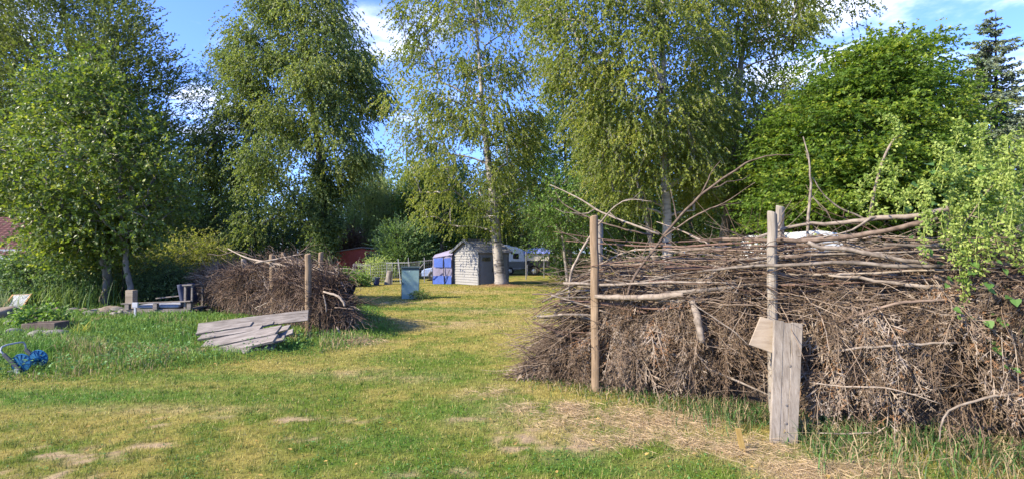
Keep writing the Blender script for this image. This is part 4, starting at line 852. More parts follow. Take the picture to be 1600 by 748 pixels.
g = np.random.default_rng(20)
RW = Wall(FRONT, [(0, .30), (.35, .75), (.75, 1.22), (1.0, 1.42), (1.6, 1.52), (2.6, 1.60), (3.6, 1.62), (5, 1.58), (8, 1.5)], 1.35)
def right_wall():
    root = empty('brush_pile', (2.6, 5.3, 0), 'long chest-high wall of dry brown conifer brushwood held between posts on the right', 'brush pile')
    mb = MB(); RW.core(mb, .12, 7.6, .17, 130, amp=.12, seed=5); mb.build('gap_shade_core', M['gap_shade'], root, smooth_=True)
    # feathery fronds hanging on the front face and top
    n = 1700; s = .05 + 7.0 * g.random(n) ** .9; v = np.where(g.random(n) < .82, g.uniform(.02, .33, n), g.uniform(.33, .6, n)); s[:120] = g.uniform(-.05, .5, 120)
    keep = g.random(n) < np.where((RW.h(s) * np.sin(np.pi * v) ** .55) > 1.2, .16, 1); s, v = s[keep], v[keep]; n = len(s)
    C, t, nn = RW.surf(s, v, g.uniform(-.02, .16, n)); t3 = np.concatenate([t, np.zeros((n, 1))], 1); n3 = np.concatenate([nn, np.zeros((n, 1))], 1)
    al = g.normal(0, .4, n) - .55 * np.clip(1 - s / 1.2, 0, 1) - .15; lump = fbm(s * 1.4, v * 6, 4); al += (lump - .5) * 4.0
    D = t3 * al[:, None] + n3 * g.uniform(.05, .55, n)[:, None] + np.array([0, 0, -1.]) * g.uniform(.2, 1.4, n)[:, None] + g.normal(0, .12, (n, 3))
    tint = np.clip(.18 + .62 * fbm(s * 2.6, v * 9, 9) + g.normal(0, .16, n), 0, .93); br = g.random(n) < np.clip(fbm(s * 1.6 + 7, v * 7, 19, 2) * 5 - 2.9, 0, .75); tint[br] = g.uniform(.93, 1, br.sum()) ; tint[g.random(n) < .12] = .03
    m = 190; k_ = 11; bs = .05 + 6.9 * g.random(m) ** .9; bv = g.uniform(.04, .31, m); bi = np.repeat(np.arange(m), k_)
    C2, t2, n2 = RW.surf(bs, bv, -.02); t2 = np.concatenate([t2, np.zeros((m, 1))], 1); n2 = np.concatenate([n2, np.zeros((m, 1))], 1); al2 = g.normal(-.1, .8, m)
    D2 = t2 * al2[:, None] + n2 * g.uniform(.05, .38, m)[:, None] + np.array([0, 0, -1.]) * g.uniform(.4, 1.3, m)[:, None]
    D2 = nrm(D2)[bi] + g.normal(0, .17, (m * k_, 3)); C2 = C2[bi] + g.normal(0, .045, (m * k_, 3)); N2_ = (n2[bi] + g.normal(0, .4, (m * k_, 3))); T2 = np.clip(g.uniform(.12, .85, m)[bi] + g.normal(0, .08, m * k_), 0, .93); rb = g.random(m) < .13; T2 = np.where(rb[bi], .97, T2)
    px_ = 800 + C2[:, 0] / C2[:, 1] * 800; ok = (np.abs(px_ - 1212) > 52) & (np.abs(px_ - 928) > 17); C2, D2, N2_, T2 = C2[ok], D2[ok], N2_[ok], T2[ok]; px_ = 800 + C[:, 0] / C[:, 1] * 800; ok = ((np.abs(px_ - 1212) > 44) & (np.abs(px_ - 928) > 10)) | (C[:, 2] > 1.25); C, D, n3, tint = C[ok], D[ok], n3[ok], tint[ok]
    C = np.concatenate([C, C2]); D = np.concatenate([D, D2]); n3 = np.concatenate([n3, N2_]); tint = np.concatenate([tint, T2]); n = len(C)
    a = MB(); fronds(a, C, D, n3 + g.normal(0, .45, (n, 3)), np.where(np.arange(n) < len(px_[ok]), g.uniform(.2, .66, n), g.uniform(.22, .52, n)), g, tint, nb=15); o = a.build('dry_fronds', M['frond'], root); o['kind'] = 'stuff'
    # loose thin twigs sticking out of it
    n = 3900; s = 7.1 * g.random(n) - .05; v = g.uniform(.02, .58, n); ins = g.uniform(-.03, .14, n); C, t, nn = RW.surf(s, v, ins); t3 = np.concatenate([t, np.zeros((n, 1))], 1); n3 = np.concatenate([nn, np.zeros((n, 1))], 1); up = C[:, 2] > 1.05
    D = t3 * g.normal(0, 1, n)[:, None] * np.where(up, 1.6, .9)[:, None] + n3 * np.abs(g.normal(.05, .28, n))[:, None] + np.array([0, 0, 1.]) * (g.normal(-.15, .75, n) * np.where(up, .35, 1))[:, None]
    D[:, :] -= t3 * (np.clip(1 - s / 1.3, 0, 1) * 1.3)[:, None]
    L = g.uniform(.18, .85, n) * np.where(up, 1.2, 1); T = wiggle(C, D, L, g, 6, .06); T[..., 2] = np.maximum(T[..., 2], H(T[..., 0], T[..., 1]) + .008)
    r = g.uniform(.0022, .0052, n); V, F = tube_batch(T, r[:, None] * np.linspace(1.15, .45, 6)[None], 4, caps=False)
    tt = np.clip(g.beta(2, 2.2, n) + (fbm(s * 2, v * 8, 61) - .5) * .6, 0, 1); a = MB(); a.add(V, F, np.repeat(tt, 24))
    # twigs that fan out to the ground at the free end
    n = 520; s = g.uniform(.05, .95, n); z = g.uniform(.05, 1.15, n) * RW.h(s); C = RW.at(s, g.uniform(-1.2, .05, n), z); p, t, nn = RW.frame(s); t3 = np.concatenate([t, np.zeros((n, 1))], 1); n3 = np.concatenate([nn, np.zeros((n, 1))], 1)
    T = wiggle(C, -t3 + n3 * g.normal(.12, .35, n)[:, None] + np.array([0, 0, 1.]) * g.uniform(-1.0, .1, n)[:, None], g.uniform(.25, .75, n), g, 6, .05); T[..., 2] = np.maximum(T[..., 2], H(T[..., 0], T[..., 1]) + .008)
    V, F = tube_batch(T, g.uniform(.0025, .006, n)[:, None] * np.linspace(1.1, .5, 6)[None], 4, caps=False); a.add(V, F, np.repeat(g.beta(2, 2, n), 24))
    o = a.build('loose_twigs', M['twig'], root); o['kind'] = 'stuff'
right_wall()

def dF(px): return float(np.interp(px, [780, 830, 927, 1000, 1200, 1400, 1600, 1750], [6.95, 6.6, 6.1, 5.75, 4.9, 4.45, 4.15, 4.0]))
def path(*pp, off=-0.07):
    """pixel trail on the right wall: (px, py[, extra depth])"""
    return [P(p[0], p[1], dF(p[0]) + off + (p[2] if len(p) > 2 else 0)) for p in pp]
PG = 'round posts holding the right brushwood wall'
post('front round post near the free end of the right wall, bare down to the grass', 928, 339, 5.98, .052, 'post_z', PG, seed=1)
post('shorter back post just behind the free-end front post of the right wall', 936, 346, 7.1, .05, 'post_pale', PG, seed=2)
post('grey front post standing above the leaning board in the right wall', 1206, 333, 4.82, .043, 'post_pale', PG, seed=3)
post('pale squared-off back post topping all others beside the grey front post', 1219, 323, 6.0, .048, 'post_pale', PG, seed=4)

def right_sticks():
    S = lambda lab, pts, rad, mat, forks=(), seed=0, cat='branch', name='branch': stick(name, pts, rad, mat, lab, 'loose branches on the right wall', forks, cat, seed=seed)
    S('long arching branch rising from the right wall and bending over to the right', path((978, 466, -.05), (992, 430, .0), (1020, 392, .2), (1048, 355, .35), (1095, 305, .4), (1140, 272, .4), (1172, 252, .4), (1205, 243, .4), (1240, 242, .4)), [.016, .016, .015, .015, .014, .012, .009, .007, .004], 'stick_brown',
      [(.42, (-.05, .1, .5), .35), (.5, (.25, 0, .55), .45), (.55, (.6, .1, .35), .5)], 1)
    S('thin straight branch slanting up to the right below the arching branch', path((1035, 372, .3), (1090, 335, .35), (1130, 318, .4), (1180, 285, .4)), [.010, .009, .006, .003], 'stick_brown', [(.5, (.5, 0, .1), .3)], 2)
    S('pale branch slanting up to the left over the free-end post', path((1030, 366, .3), (985, 350, .3), (940, 332, .3), (900, 308, .3), (860, 289, .3)), [.014, .013, .012, .009, .005], 'stick_pale', [(.6, (-.4, 0, .02), .5)], 3)
    S('second pale branch crossing under the slanted one at the free end', path((1020, 368, .4), (965, 355, .4), (920, 340, .4), (880, 318, .4), (868, 300, .4)), [.011, .010, .009, .007, .004], 'stick_brown', [(.5, (-.6, 0, .3), .4)], 4)
    S('crooked grey branch leaning up and forking beside the free-end post', path((888, 470, .05), (893, 425, .05), (912, 385, .05), (940, 345, .1), (962, 322, .1), (985, 312, .1), (1018, 315, .1)), [.017, .016, .014, .011, .008, .006, .003], 'stick_grey', [(.6, (.4, 0, -.25), .3), (.75, (.5, .1, .3), .28)], 5)
    S('grey bare stick standing upright between the paired posts and the vine', path((1262, 378, .2), (1262, 345, .25), (1266, 300, .25), (1264, 250, .25), (1255, 214, .25)), [.014, .013, .011, .008, .004], 'stick_grey', [(.55, (.35, 0, -.35), .3), (.75, (-.12, 0, .3), .12)], 6)
    S('thin bare stick curving down to the right from the upright stick', path((1270, 278, .3), (1288, 305, .3), (1312, 325, .3), (1345, 340, .3), (1352, 344, .3)), [.005, .006, .008, .009, .009], 'stick_grey', [], 7)
    S('thick pale forked branch lying on top and pointing right towards the vine', path((1180, 372, .15), (1250, 352, .15), (1320, 348, .15), (1370, 341, .12), (1430, 338, .1), (1482, 326, .05)), [.014, .017, .018, .021, .022, .024], 'stick_pale', [(.62, (-.6, .1, -.28), .5)], 8)
    S('thick brown branch running under the pale forked one', path((1200, 376, .0), (1290, 374, .0), (1370, 363, .0), (1420, 352, .0), (1465, 342, .0)), [.022, .022, .022, .021, .018], 'stick_brown', [], 9)
    S('long light grey branch lying almost level across the upper right wall', path((1090, 424, -.12), (1160, 417, -.12), (1240, 413, -.12), (1320, 409, -.12), (1400, 415, -.12), (1470, 415, -.12)), [.010, .013, .016, .018, .018, .015], 'stick_grey', [], 10)
    S('grey lichen-covered branch dipping to the right below the pale forked one', path((1262, 378, -.05), (1282, 386, -.05), (1330, 390, -.05), (1380, 400, -.05), (1450, 412, -.05)), [.016, .020, .021, .020, .017], 'stick_grey', [], 11)
    S('smooth pale log lying level halfway up the wall beside the free-end post', path((930, 463, -.1), (965, 464, -.12), (1010, 464, -.14), (1045, 462, -.14), (1068, 460, -.1)), [.022, .030, .033, .034, .032], 'stick_pale', [], 12, 'log', 'log')
    S('white-spotted birch log hanging upright in the middle of the wall', path((1082, 470, -.1), (1088, 490, -.16), (1093, 510, -.17), (1097, 535, -.17)), [.030, .036, .036, .033], 'stick_grey', [], 13, 'log', 'log')
    S('long reddish pole lying along the wall top from the free end to the grey post', path((884, 376, .35), (960, 382, .35), (1050, 385, .3), (1120, 382, .3), (1200, 376, .3)), [.006, .009, .011, .012, .012], 'stick_red', [], 14)
    S('reddish pole lying just under the top pole', path((865, 362, .45), (930, 372, .45), (1020, 380, .45), (1110, 374, .4), (1190, 372, .4)), [.005, .008, .010, .011, .011], 'stick_red', [], 15)
    S('long bare pole sticking out level from the free end towards the lawn', path((832, 459, .3), (870, 459, .25), (920, 462, .2), (960, 462, .2)), [.009, .010, .011, .011], 'stick_brown', [(.35, (-.4, 0, .12), .2)], 16)
    S('thin curved branch sagging low across the right part of the wall', path((1265, 597, -.18), (1320, 603, -.2), (1380, 605, -.22), (1425, 615, -.22), (1470, 630, -.22)), [.006, .007, .007, .006, .003], 'stick_pale', [(.8, (.4, 0, .12), .4)], 17)
    S('light stick lying level in the long grass at the foot of the right part', path((1278, 676, -.3), (1320, 677, -.3), (1362, 675, -.3)), [.006, .007, .006], 'stick_pale', [], 18)
    S('curved brown branch arching across the middle right of the wall', path((1310, 503, -.15), (1350, 488, -.17), (1400, 474, -.17), (1450, 470, -.15), (1500, 466, -.1)), [.009, .011, .012, .012, .010], 'stick_brown', [], 19)
    S('grey branch lying level above the feathery sprays on the right', path((1300, 548, -.15), (1350, 543, -.17), (1420, 537, -.17), (1500, 535, -.15)), [.008, .010, .011, .009], 'stick_grey', [], 20)
    S('brown forked branch sloping down to the right below the vine', path((1460, 430, -.1), (1490, 444, -.1), (1530, 460, -.1), (1600, 470, -.1)), [.016, .017, .017, .014], 'stick_brown', [(.3, (.5, 0, -.3), .5), (.5, (.5, 0, .2), .5)], 21)
    S('short stripped stick leaning on the foot of the free end', path((846, 598, .0), (858, 574, .05), (866, 555, .1)), [.010, .012, .011], 'stick_pale', [], 22)
    S('bent pale stick lying on the lawn at the tip of the free end', path((792, 586, .1), (815, 587, .05), (842, 590, 0)), [.006, .009, .010], 'stick_pale', [(.5, (-.3, -.3, .1), .15)], 23)
    S('slanted grey branch sloping down the left shoulder of the wall', path((845, 508, .2), (880, 480, .2), (925, 455, .15), (960, 440, .1)), [.006, .009, .010, .010], 'stick_grey', [(.3, (-.5, 0, .1), .2)], 24)
    S('thin pale branch sloping across the sprays from the middle log to the board', path((1075, 470, -.16), (1110, 492, -.2), (1150, 520, -.2), (1170, 540, -.2)), [.006, .007, .006, .003], 'stick_grey', [], 25)
    S('grey fallen stick bent low near the bottom right of the wall', path((1468, 690, -.25), (1472, 660, -.25), (1490, 637, -.22), (1540, 622, -.2), (1600, 612, -.15)), [.005, .007, .009, .010, .010], 'stick_pale', [], 26)
    # the rest of the branches that lie along the top: nothing in the photograph tells them apart
    r_ = np.random.default_rng(77); mats = ['stick_brown', 'stick_grey', 'stick_red', 'stick_pale', 'stick_brown', 'stick_grey']
    for i in range(210):
        s = r_.uniform(.35, 6.6); top = RW.h(s); L = r_.uniform(.6, 2.1); z = top + r_.uniform(-.48, .13) if i < 172 else r_.uniform(.45, 1.1); n = (r_.uniform(-1.15, -.1) if i % 3 == 0 else r_.uniform(-.2, .14)) if i < 172 else r_.uniform(-.06, .08)
        a = r_.normal(0, .12); s2 = np.array([s - L / 2, s - L / 6, s + L / 6, s + L / 2]); s2 = np.clip(s2, .05, 7.3)
        if s2[3] - s2[0] < .3: continue
        zz_ = z + (s2 - s) * a + r_.normal(0, .018, 4); zz_ = np.minimum(zz_, RW.h(s2) + .16 + (.25 if s2[0] < .6 else 0)); nz = n + (s2 - s) * r_.normal(0, .08) + r_.normal(0, .02, 4)
        r0 = r_.uniform(.004, .0125) if r_.random() < .8 else r_.uniform(.0125, .022) * (1.0 if i < 172 else .8)
        pts = RW.at(s2, nz, np.maximum(zz_, .06)); fk = [(r_.uniform(.3, .9), (r_.normal(0, 1), r_.normal(0, .4), r_.uniform(-.2, .8)), r_.uniform(.15, .45)) for _ in range(r_.integers(0, 3))]
        rr = r0 * np.array([.5, .8, 1, 1.05]) if r_.random() < .5 else r0 * np.array([1.05, 1, .8, .4])
        lab, grp = ('bare stick lying lengthwise among others in the upper layer of the right brushwood wall', 'sticks in the upper layer of the right wall') if i < 172 else ('bare stick caught in the feathery sprays on the face of the right brushwood wall', 'sticks caught on the face of the right wall')
        stick('branch', pts, rr, mats[i % 6], lab, grp, fk, seed=500 + i, sides=6, sub=3)
    for i in range(34):
        s = r_.uniform(.5, 6.2); L = r_.uniform(.5, 1.3); sg = r_.choice([-1, 1]); t = np.linspace(0, 1, 4); s2 = np.clip(s + sg * L * t * .85, .1, 7.2); z = RW.h(s) - .1 + L * t * r_.uniform(.12, .55) - .1 * t ** 2
        stick('branch', RW.at(s2, r_.uniform(-1.1, 0) + r_.normal(0, .03, 4), z), r_.uniform(.004, .0105) * np.array([1.1, 1, .75, .35]), mats[i % 6], 'thin twiggy stick poking up out of the top of the right brushwood wall', 'sticks poking up from the right wall', [(r_.uniform(.4, .9), (r_.normal(0, 1), r_.normal(0, .4), r_.uniform(0, .8)), r_.uniform(.12, .35)) for _ in range(r_.integers(1, 4))], seed=1200 + i, sides=6, sub=3)
right_sticks()

# ---- small pile on the left
LFRONT = [P(553, 525, 9.95)[:2], P(500, 525, 9.75)[:2], P(440, 510, 10.7)[:2], P(380, 500, 12.2)[:2], P(320, 490, 13.9)[:2], P(285, 485, 15.2)[:2]]
LFRONT = np.array(LFRONT)[::-1]          # front face towards the camera side
LW = Wall(LFRONT, [(0, .8), (1, 1.1), (3, 1.2), (4.3, 1.26), (5.2, 1.22), (5.9, 1.2), (6.45, 1.12), (6.9, .62)], 1.2)
LEN = LW.cum[-1]; LW.hs = tuple(np.array(LW.hs) * LEN / 6.9)
def left_wall():
    root = empty('brush_pile', (LFRONT[3][0], LFRONT[3][1], 0), 'smaller heap of fine tangled brown twigs between posts on the left of the lawn', 'brush pile')
    g = np.random.default_rng(31); mb = MB(); LW.core(mb, .05, LEN - .05, .16, 90, amp=.1, seed=8); mb.build('gap_shade_core', M['gap_shade'], root, smooth_=True)
    n = 7500; s = LEN * g.random(n) ** .8; v = g.uniform(.02, .62, n); C, t, nn = LW.surf(s, v, g.uniform(-.04, .16, n)); t3 = np.concatenate([t, np.zeros((n, 1))], 1); n3 = np.concatenate([nn, np.zeros((n, 1))], 1)
    D = t3 * g.normal(0, .9, n)[:, None] + n3 * np.abs(g.normal(0, .6, n))[:, None] + np.array([0, 0, 1.]) * (g.normal(-.2, .8, n) + 2.4 * (fbm(s * 1.1, v * 4, 15) - .5))[:, None]
    L = g.uniform(.18, .6, n); T = wiggle(C, D, L, g, 6, .13, .2); T[..., 2] = np.maximum(T[..., 2], H(T[..., 0], T[..., 1]) + .01)
    V, F = tube_batch(T, g.uniform(.0032, .0072, n)[:, None] * np.linspace(1.1, .5, 6)[None], 3, caps=False); tt = np.clip(g.beta(2, 2, n) + (fbm(s * 1.7, v * 6, 4) - .5) * .9, 0, 1); a = MB(); a.add(V, F, np.repeat(tt, 18))
    n = 1500; s = LEN * g.random(n); v = g.uniform(.05, .6, n); C, t, nn = LW.surf(s, v, .05); n3 = np.concatenate([nn, np.zeros((n, 1))], 1); t3 = np.concatenate([t, np.zeros((n, 1))], 1)
    fb = MB(); fronds(fb, C, t3 * g.normal(0, .8, n)[:, None] + n3 * .4 + np.array([0, 0, -1.]) * g.uniform(0, 1, n)[:, None], n3, g.uniform(.18, .4, n), g, np.clip(g.normal(.35, .2, n), 0, .9), nb=9)
    o = a.build('loose_twigs', M['twig_red'], root); o['kind'] = 'stuff'; o = fb.build('dry_fronds', M['frond'], root); o['kind'] = 'stuff'
    PG2 = 'round posts holding the left brush pile'
    post('front post nearest the lawn end of the left brush pile', 481, 397, 9.75, .058, 'post_z', PG2, seed=5)
    post('back post at the lawn end of the left brush pile', 502, 394, 11.0, .056, 'post_z', PG2, seed=6)
    post('second front post of the left brush pile, in its middle', 425, 398, 11.0, .06, 'post_z', PG2, seed=7)
    post('back post in the middle of the left brush pile, behind the tangle', 443, 395, 12.3, .055, 'post_z', PG2, seed=8)
    post('low post deep in the brush, third along the left pile', 381, 405, 12.6, .06, 'post_pale', PG2, seed=9)
    post('farthest post half buried at the shaded end of the left brush pile', 340, 410, 14.3, .06, 'post_z', PG2, seed=10)
    def S(lab, pts, rad, mat='stick_grey', forks=(), seed=0): stick('branch', [P(*p) for p in pts], rad, mat, lab, 'loose branches on the left pile', forks, seed=seed)
    S('long pale branch slanting over the top of the left pile', [(356, 388, 11.5), (385, 402, 11.3), (420, 410, 11), (452, 416, 10.8)], [.010, .018, .022, .02], 'stick_pale', [], 31)
    S('pale branch rising to the right over the left pile', [(400, 410, 10.9), (430, 405, 10.9), (455, 400, 10.9), (474, 396, 10.9)], [.02, .02, .015, .008], 'stick_pale', [], 32)
    S('bare branch reaching up to the right above the middle posts', [(440, 408, 11.3), (465, 397, 11.3), (480, 385, 11.3), (487, 372, 11.3)], [.012, .010, .007, .003], 'stick_brown', [(.5, (.3, 0, .1), .4)], 33)
    S('thin bare twig curving up to the left at the far end of the left pile', [(400, 402, 12), (370, 393, 12), (345, 398, 12), (325, 396, 12)], [.012, .011, .008, .004], 'stick_brown', [(.5, (-.4, 0, .3), .4)], 34)
    S('bent white branch hanging over the lawn end of the left pile', [(505, 455, 9.62), (520, 459, 9.55), (530, 464, 9.5), (537, 472, 9.48), (539, 478, 9.47)], [.016, .022, .024, .022, .016], 'stick_pale', [], 35)
    S('slim grey branch sticking out right from the foot of the left pile', [(523, 480, 9.55), (540, 481, 9.5), (553, 483, 9.48)], [.012, .01, .007], 'stick_brown', [], 36)
    S('pale stick hanging down the front of the lawn end', [(505, 460, 9.55), (509, 475, 9.5), (510, 487, 9.5)], [.010, .014, .012], 'stick_pale', [], 37)
    S('pale stick standing at the foot of the lawn end', [(533, 527, 9.5), (530, 518, 9.5), (526, 510, 9.55)], [.016, .018, .014], 'stick_pale', [], 38)
    S('thin pale stick lying level on the face of the left pile', [(398, 481, 10.9), (408, 477, 10.75), (418, 472, 10.7)], [.010, .012, .009], 'stick_pale', [], 39)
    S('forked light stick standing in the middle of the left pile', [(436, 432, 10.9), (432, 423, 10.8), (428, 414, 10.8)], [.02, .02, .014], 'stick_pale', [(.5, (.15, 0, .2), .2)], 40)
    r_ = np.random.default_rng(5)
    for i in range(54):
        s = r_.uniform(.6, LEN - .5); L = r_.uniform(.5, 1.7); s2 = np.clip(np.array([s - L / 2, s - L / 6, s + L / 6, s + L / 2]), .1, LEN + .1)
        if i < 36: z = LW.h(s2) + r_.uniform(-.12, .1) + (s2 - s) * r_.normal(0, .16) + r_.normal(0, .03, 4); n_ = r_.uniform(-1.1, -.1) + r_.normal(0, .04, 4)
        else: z = r_.uniform(.3, 1.0) + (s2 - s) * r_.normal(0, .5); z = np.clip(z, .05, LW.h(s2)); n_ = r_.uniform(-.08, .08) + r_.normal(0, .03, 4)
        r0 = r_.uniform(.006, .014); fk = [(r_.uniform(.3, .9), (r_.normal(0, 1), r_.normal(0, .5), r_.uniform(-.3, .9)), r_.uniform(.15, .5)) for _ in range(r_.integers(1, 3))]
        lab, grp = ('crooked stick lying along the top of the small left brush pile', 'sticks on top of the left pile') if i < 36 else ('crooked stick on the front face of the small left brush pile', 'sticks on the face of the left pile')
        stick('branch', LW.at(s2, n_, z), r0 * np.array([.6, 1, 1, .5]), ['stick_brown', 'stick_grey', 'stick_pale'][i % 3], lab, grp, fk, seed=800 + i, sides=6, sub=3)
left_wall()

# ---------------------------------------------------------------- climbing plant over the right end of the wall
def climber():
    g = np.random.default_rng(91); root = empty('climbing_plant', (4.2, 4.7, 1.2), 'rampant climber with pale green seed clusters draped over the right end of the brushwood wall', 'climbing plant')
    stems = []
    def run(pts, off=.0):
        p = np.array([P(q[0], q[1], dF(q[0]) + off + (q[2] if len(q) > 2 else 0)) for q in pts]); n = len(p); s = np.linspace(0, n - 1, (n - 1) * 6 + 1); i = np.minimum(s.astype(int), n - 2); f = (s - i)[:, None]
        q = np.concatenate([[2 * p[0] - p[1]], p, [2 * p[-1] - p[-2]]]); a, b, c, e = q[i], q[i + 1], q[i + 2], q[i + 3]
        return .5 * (2 * b + (c - a) * f + (2 * a - 5 * b + 4 * c - e) * f ** 2 + (3 * b - a - 3 * c + e) * f ** 3)
    hand = [[(1358, 345, .1), (1366, 300, .1), (1378, 255, .1), (1394, 222, .1), (1412, 208, .1)], [(1394, 222, .1), (1404, 205, .1), (1400, 190, .1), (1388, 181, .1), (1378, 184, .1)],
            [(1470, 300, .2), (1478, 262, .2), (1490, 235, .2), (1500, 215, .2), (1496, 205, .2), (1493, 195, .2), (1502, 188, .2)], [(1520, 260, .2), (1530, 225, .2), (1536, 205, .2), (1530, 198, .2), (1545, 192, .2)],
            [(1455, 285, .1), (1470, 250, .1), (1465, 232, .1), (1462, 228, .1), (1470, 222, .1)], [(1400, 330, .1), (1430, 300, .1), (1460, 280, .1), (1500, 260, .1), (1550, 250, .1)], [(1540, 240, .3), (1570, 215, .3), (1600, 225, .3), (1630, 240, .3)],
            [(1560, 225, .3), (1590, 205, .3), (1630, 214, .3)]]
    for h in hand: stems.append(run(h))
    poly = [(1408, 318), (1428, 278), (1462, 262), (1478, 238), (1505, 218), (1540, 232), (1570, 215), (1640, 205), (1700, 230), (1700, 480), (1640, 462), (1590, 400), (1545, 420), (1525, 400), (1480, 372), (1440, 345)]
    for _ in range(62):
        while True:
            x = g.uniform(1400, 1700); y = g.uniform(205, 480)
            if inpoly(poly, np.array([x]), np.array([y]))[0]: break
        L = g.uniform(25, 75); o = g.uniform(-.25, .75); dx = g.normal(0, 14)
        stems.append(run([(x, y, o), (x + dx * .4, y - L * .15, o - .05), (x + dx, y + L * .3, o - .1), (x + dx * 1.2, y + L, o - .12)]))
    for x, y0, y1 in ((1503, 370, 462), (1512, 380, 455), (1492, 350, 420), (1582, 330, 400), (1546, 345, 410), (1560, 330, 395), (1475, 320, 375), (1528, 360, 430)):
        stems.append(run([(x, y0, -.2), (x - 4, (y0 + y1) / 2, -.24), (x + 3, y1, -.25)]))
    for x0, y0, x1, y1 in ((1375, 260, 1340, 300), (1370, 290, 1400, 285), (1366, 305, 1338, 322), (1380, 300, 1415, 318), (1376, 262, 1410, 270), (1360, 330, 1395, 340), (1420, 300, 1450, 330)):
        stems.append(run([(x0, y0, .1), ((x0 + x1) / 2, (y0 + y1) / 2 - 4, .08), (x1, y1, .06)]))
    mb = MB()
    mb.tube(stems[0], np.linspace(.014, .008, len(stems[0])), 7); mb.build('woody_stem', M['stick_pale'], root, smooth_=True); mb = MB()
    for k, s in enumerate(stems[1:]): mb.tube(s, np.linspace(.006 if k < 7 else .0035, .003 if k < 7 else .0018, len(s)), 5, .8)
    o = mb.build('stem', M['seed'], root, smooth_=True); o['kind'] = 'stuff'
    C = []
    for k, s in enumerate(stems):
        dens = 9 if k in (0, 1) else (9 if k >= 8 else 7); i = g.integers(0, len(s), dens * len(s) // 2); C.append(s[i] + g.normal(0, .016 if k < 8 else .021, (len(i), 3)))
    C = np.concatenate(C)
    # each cluster: a few papery winged seeds
    n = len(C); C = np.repeat(C, 2, 0) + g.normal(0, .012, (2 * n, 3)); n = len(C)
    V, F = leaf_batch(C, g.normal(0, 1, (n, 3)) + np.array([0, 0, -.8]), g.normal(0, 1, (n, 3)), g.uniform(.018, .038, n), g.uniform(.013, .026, n)); a = MB(); a.add(V, F, np.repeat(g.random(n), 4)); o = a.build('seed_clusters', M['seed'], root); o['kind'] = 'stuff'
    # heart-shaped leaves
    mb = MB()
    def heart(c, L, ax, nn):
        ax = nrm(np.asarray(ax, float)); s = nrm(np.cross(ax, nn)); q = np.cross(s, ax)
        o = [(0, 0), (-.10, .28), (.08, .47), (.40, .40), (.72, .18), (1, 0), (.72, -.18), (.40, -.40), (.08, -.47), (-.10, -.28)]
        v = [c + ax * L * a_ + s * L * b_ + q * L * .18 * abs(b_) for a_, b_ in o]; v.append(c + ax * L * .45); tn = g.random()
        mb.add(v, [(10, i, (i + 1) % 10) for i in range(10)], tn)
    spots = [(1500, 478), (1512, 492), (1493, 496), (1545, 495), (1565, 500), (1556, 534), (1572, 562), (1560, 545), (1590, 575), (1520, 418), (1530, 412), (1480, 440), (1508, 438), (1545, 440), (1588, 470), (1440, 392), (1452, 400), (1575, 455), (1555, 410), (1598, 520)]
    for x, y in spots:
        for r in range(2): heart(P(x + g.normal(0, 5), y + g.normal(0, 5), dF(x) - .25 + g.uniform(-.06, .06)), g.uniform(.035, .075), (g.normal(0, .7), -.5, g.normal(-.5, .4)), np.array([g.normal(0, .3), -.6, .8]))
    for _ in range(110):
        x = g.uniform(1420, 1680); y = g.uniform(250, 440); heart(P(x, y, dF(x) + g.uniform(.1, .8)), g.uniform(.05, .09), (g.normal(0, .8), -.4, g.normal(-.4, .5)), np.array([g.normal(0, .4), -.5, .8]))
    mb.build('leaves', M['vineleaf'], root)
climber()
# ---------------------------------------------------------------- boards
def basis(x, up):
    x = nrm(np.asarray(x, float)); z = np.asarray(up, float); z = nrm(z - x * (z @ x)); y = np.cross(z, x); return np.stack([x, y, z], 1)
def local_obj(name, builder, R3, c, mat, bevel=0, parent=None):
    """builder fills an MB in local axes; the object carries the rotation so that grain follows it"""
    mb = MB(); builder(mb); o = mb.build(name, mat, bevel=bevel)
    loc = np.array(o.location); o.matrix_world = Matrix.Translation(Vector(np.asarray(c, float))) @ Matrix(np.asarray(R3).tolist()).to_4x4() @ Matrix.Translation(Vector(loc)); return o
def ragged_board(L, w, t, seed, axis=0):
    g = np.random.default_rng(seed)
    def f(mb):
        n = 12; xs = np.linspace(-L / 2, L / 2, n); wy = w / 2 * (1 + g.normal(0, .012, (n, 2))); tz = g.normal(0, t * .05, n); e = g.normal(0, w * .03, 4)
        V = []
        for i, x in enumerate(xs):
            for (sy, sz), k in zip(((-1, -1), (1, -1), (1, 1), (-1, 1)), range(4)):
                xx = x + (e[k] if i in (0, n - 1) else 0); p = [xx, sy * wy[i, (sy + 1) // 2], sz * t / 2 + tz[i]]; V.append(p)
        V = np.array(V)
        if axis == 2: V = V[:, [1, 2, 0]]
        F = [(0, 3, 2, 1), tuple((n - 1) * 4 + k for k in (0, 1, 2, 3))]
        for i in range(n - 1):
            for k in range(4): F.append((i * 4 + k, i * 4 + (k + 1) % 4, (i + 1) * 4 + (k + 1) % 4, (i + 1) * 4 + k))
        mb.add(V, F)
    return f
def plank(label, L, Rr, w, t, up, group, seed, mat='plank_x'):
    L = np.asarray(L); Rr = np.asarray(Rr); B = basis(Rr - L, up); o = local_obj('plank', ragged_board(np.linalg.norm(Rr - L), w, t, seed), B, (L + Rr) / 2, M[mat], .004); tag(o, label, 'plank', group); return o
